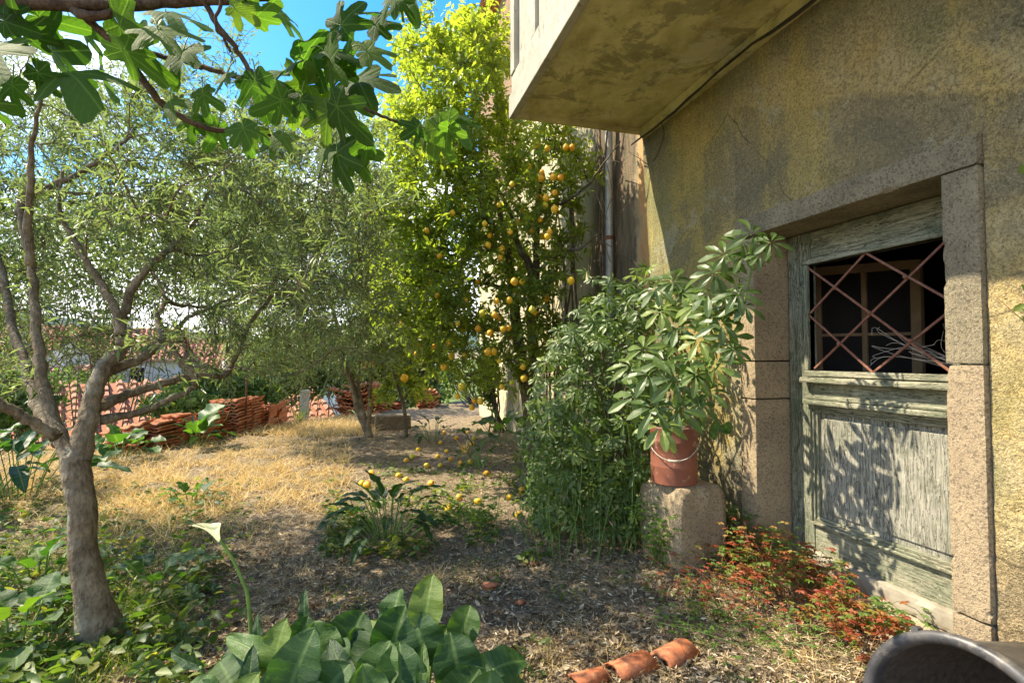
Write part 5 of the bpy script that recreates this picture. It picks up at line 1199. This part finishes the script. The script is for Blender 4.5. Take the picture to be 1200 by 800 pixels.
S = smooth_path([W(1225,395,1.9), W(1195,372,1.9), W(1170,350,1.93), W(1165,345,1.95)], 4); m_.tube(S, .0018, 4); S2 = smooth_path([W(1230,310,1.9), W(1205,335,1.9), W(1198,355,1.9)], 4); m_.tube(S2, .0018, 4); m_.build('stem', M['red_stem'], sp)
P = np.array([W(x, y, 1.88) for x, y in ((1198,340),(1203,355),(1196,362),(1205,205),(1198,205),(1208,345),(1202,368))]); scatter('leaf', T_LEAF, P, RS.normal(size=P.shape), RS.normal(0,.3,P.shape)-FWD+[0,0,.4], .05, .025, M['weed'], sp, attr=RS.uniform(.6,.9,len(P)))

# ------------------------------------------------------------------ shrubs beyond the terrace
def bush(px, py, z, rx, ry, n, ln, mat, label, lo=0, hi=1, name='shrub'):
    c = W(px, py, z); b = GP(c[0], c[1]); t = empty(name, b, label, 'shrub'); cx = rx/600*z; cz = ry/600*z
    ph = RS.rand(n)*6.283; ct = RS.uniform(-1, 1, n); r_ = RS.rand(n)**.4; st_ = np.sqrt(1-ct*ct); U = np.c_[st_*np.cos(ph), st_*np.sin(ph), ct]
    lump = np.array([1+.35*mnoise.noise(Vector((u*2.3+px).tolist())) for u in U]); P = c+U*(r_*lump)[:, None]*[cx, cx*.7, cz]; k = P[:, 2] > gh(P[:, 0], P[:, 1]); P = P[k]; U = U[k]
    if px > 480: k = P[:, 0] < 2.3; P = P[k]; U = U[k]
    scatter('foliage', T_LEAF, P, RS.normal(size=P.shape), U+RS.normal(0, .5, P.shape)+[0,0,.4], ln*RS.uniform(.6,1.2,len(P)), ln*.42, mat, t, attr=RS.uniform(lo, hi, len(P)))
    k = RS.randint(len(P), size=14); A = np.repeat(b[None], 14, 0)+RS.normal(0, .08, (14, 3))*[1,1,0]; thin_tubes('stem', A, P[k], .02, M['lemon_bark'], t)
bush(262, 462, 12.5, 62, 30, 5200, .16, M['weed'], 'bright green bush on the slope behind the tallest tile stack', .3, .85)
bush(210, 475, 11, 40, 16, 1800, .14, M['weed'], 'yellow green bush peeping over the sloping tile stack', .5, .95)
bush(350, 425, 15, 70, 45, 5200, .2, M['olive'], 'grey green bush behind the concrete post', .3, .9)
bush(430, 420, 16.5, 60, 50, 4200, .22, M['weed'], 'dark green bush behind the far olive', 0, .5)
bush(500, 425, 16, 50, 60, 4200, .22, M['olive'], 'grey green bush behind the young lemon tree', .2, .8)
bush(555, 425, 14.5, 42, 60, 3800, .2, M['weed'], 'shaded bush at the end of the garden beside the neighbouring wall', 0, .5)
bush(470, 330, 20, 60, 70, 5000, .26, M['olive'], 'tall grey green tree crown behind the lemon tree', .2, .8)
bush(585, 440, 9.6, 26, 42, 2600, .12, M['weed'], 'shaded green bush at the foot of the neighbouring wall behind the lemon trunk', 0, .6)
bush(130, 285, 12, 125, 80, 7500, .13, M['olive'], 'grey green crown of a tree beyond the terrace seen through the near olive fork', .2, .9, 'garden_tree')
bush(275, 270, 13, 100, 95, 7500, .14, M['olive'], 'loose grey green tree crown beyond the terrace, above the tallest tile stack', .2, .9, 'garden_tree')
bush(-30, 320, 11, 75, 80, 4000, .13, M['olive'], 'grey green tree crown beyond the terrace at the left edge', .2, .9, 'garden_tree')
bush(20, 470, 9.5, 40, 40, 2400, .15, M['weed'], 'green bush behind the olive at the left edge', .2, .7)
bush(75, 455, 17, 60, 22, 2400, .2, M['weed'], 'green bush below the far roofs', .2, .8)

# ------------------------------------------------------------------ houses beyond the garden
def far_house(px, pyr, z, wid, dep, hw, hr, yaw, label, wallm, nt=12, nc=7):
    """pyr: picture height of the ridge; a gabled house with tiled slopes, windows and a chimney"""
    c = W(px, pyr, z); ridge = c[2]; t = empty('far_house', (c[0], c[1], ridge-hr-hw), label, 'house'); M4 = Matrix.Translation((c[0], c[1], 0)) @ Matrix.Rotation(yaw, 4, 'Z'); R4 = np.array(M4)
    tr = lambda V: [(R4[:3, :3] @ np.array(v)+R4[:3, 3]) for v in V]; ez = ridge-hr; a, b = wid/2, dep/2
    V = [(-a,-b,ez-hw),(a,-b,ez-hw),(a,b,ez-hw),(-a,b,ez-hw),(-a,-b,ez),(a,-b,ez),(a,b,ez),(-a,b,ez),(-a,0,ridge-.05),(a,0,ridge-.05)]
    mesh('wall', tr(V), [(0,1,5,4),(2,3,7,6),(1,2,6,9,5),(3,0,4,8,7)], wallm, t)
    ln = math.hypot(b+.3, hr); 
    for sgn in (-1, 1):                     # barrel-tiled slope: courses of half round tiles as real relief
        n = int(wid/.26); V = []; F = []; m = nt*0+6
        mb = MB(); cols = int(wid/.33)
        for i in range(cols+1):
            x = -a-.2+(wid+.4)*i/cols; p0 = np.array([x, 0, ridge+.04]); p1 = np.array([x, sgn*(b+.3), ridge-hr*(b+.3)/b+.04])
            K = 9; pts = []; rr = []
            for j in range(K):
                q0 = p0*(1-j/K)+p1*(j/K); q1 = p0*(1-(j+1)/K)+p1*((j+1)/K); pts += [q0+[0,0,.0], q1+[0,0,.05]]; rr += [.085, .105]
            mb.tube(pts, rr, 6, False)
        mb.v = [tuple(v) for v in tr(mb.v)]; mb.build('roof_tile_courses', M['roof'], t)['kind'] = 'stuff'
        V = [(-a-.25, 0, ridge), (a+.25, 0, ridge), (a+.25, sgn*(b+.35), ridge-hr*(b+.35)/b), (-a-.25, sgn*(b+.35), ridge-hr*(b+.35)/b)]; V += [(x, y, z_-.12) for x, y, z_ in V]
        mesh('roof', tr(V), [(0,1,2,3),(7,6,5,4),(0,4,5,1),(1,5,6,2),(2,6,7,3),(3,7,4,0)], M['roof'], t)
    for i in range(3):
        x = -a+wid*(i+.6)/3.2; m1 = MB().box((x-.4, -b-.04, ez-1.7), (x+.4, -b+.02, ez-.6)); m1.v = [tuple(v) for v in tr(m1.v)]; f = m1.build('window', M['render_w'], t)
        m2 = MB().box((x-.33, -b-.055, ez-1.62), (x+.33, -b-.042, ez-.68)); m2.v = [tuple(v) for v in tr(m2.v)]; o = mesh('pane', m2.v, m2.f, M['dark_glass']); o.parent = f; o.matrix_parent_inverse = Matrix.Identity(4) if False else f.matrix_basis.inverted() @ Matrix.Identity(4)
        o.matrix_parent_inverse = Matrix.Identity(4); o.parent = f; o.matrix_parent_inverse = (Matrix.Translation(t.location) @ Matrix.Translation(-t.location)).inverted()
    m1 = MB().box((a*.4, -.3, ridge-.6), (a*.4+.5, .3, ridge+.7)); m1.v = [tuple(v) for v in tr(m1.v)]; m1.build('chimney', M['render_w'], t)
far_house(95, 383, 33, 11, 8, 4, 1.9, .25, 'far house with red tiled ridge framed by the olive fork', M['render_g'])
far_house(235, 398, 40, 12, 8, 5, 2.0, .1, 'far house with red roof behind the right olive branches', M['render_w'])
far_house(-20, 395, 28, 9, 7, 4, 1.8, -.2, 'far white house with red roof behind the left olive stems', M['render_w'])
far_house(195, 447, 17, 8.5, 6, 3, 1.3, .45, 'nearest pinkish tiled roof below the olive branches', M['render_g'])
far_house(30, 430, 22, 5, 5, 3, 1.2, 0, 'low white walled house left below the olive fork', M['render_w'])
far_house(330, 415, 45, 9, 7, 5, 1.6, -.2, 'distant pale house glimpsed behind the grey green bush', M['render_w'])
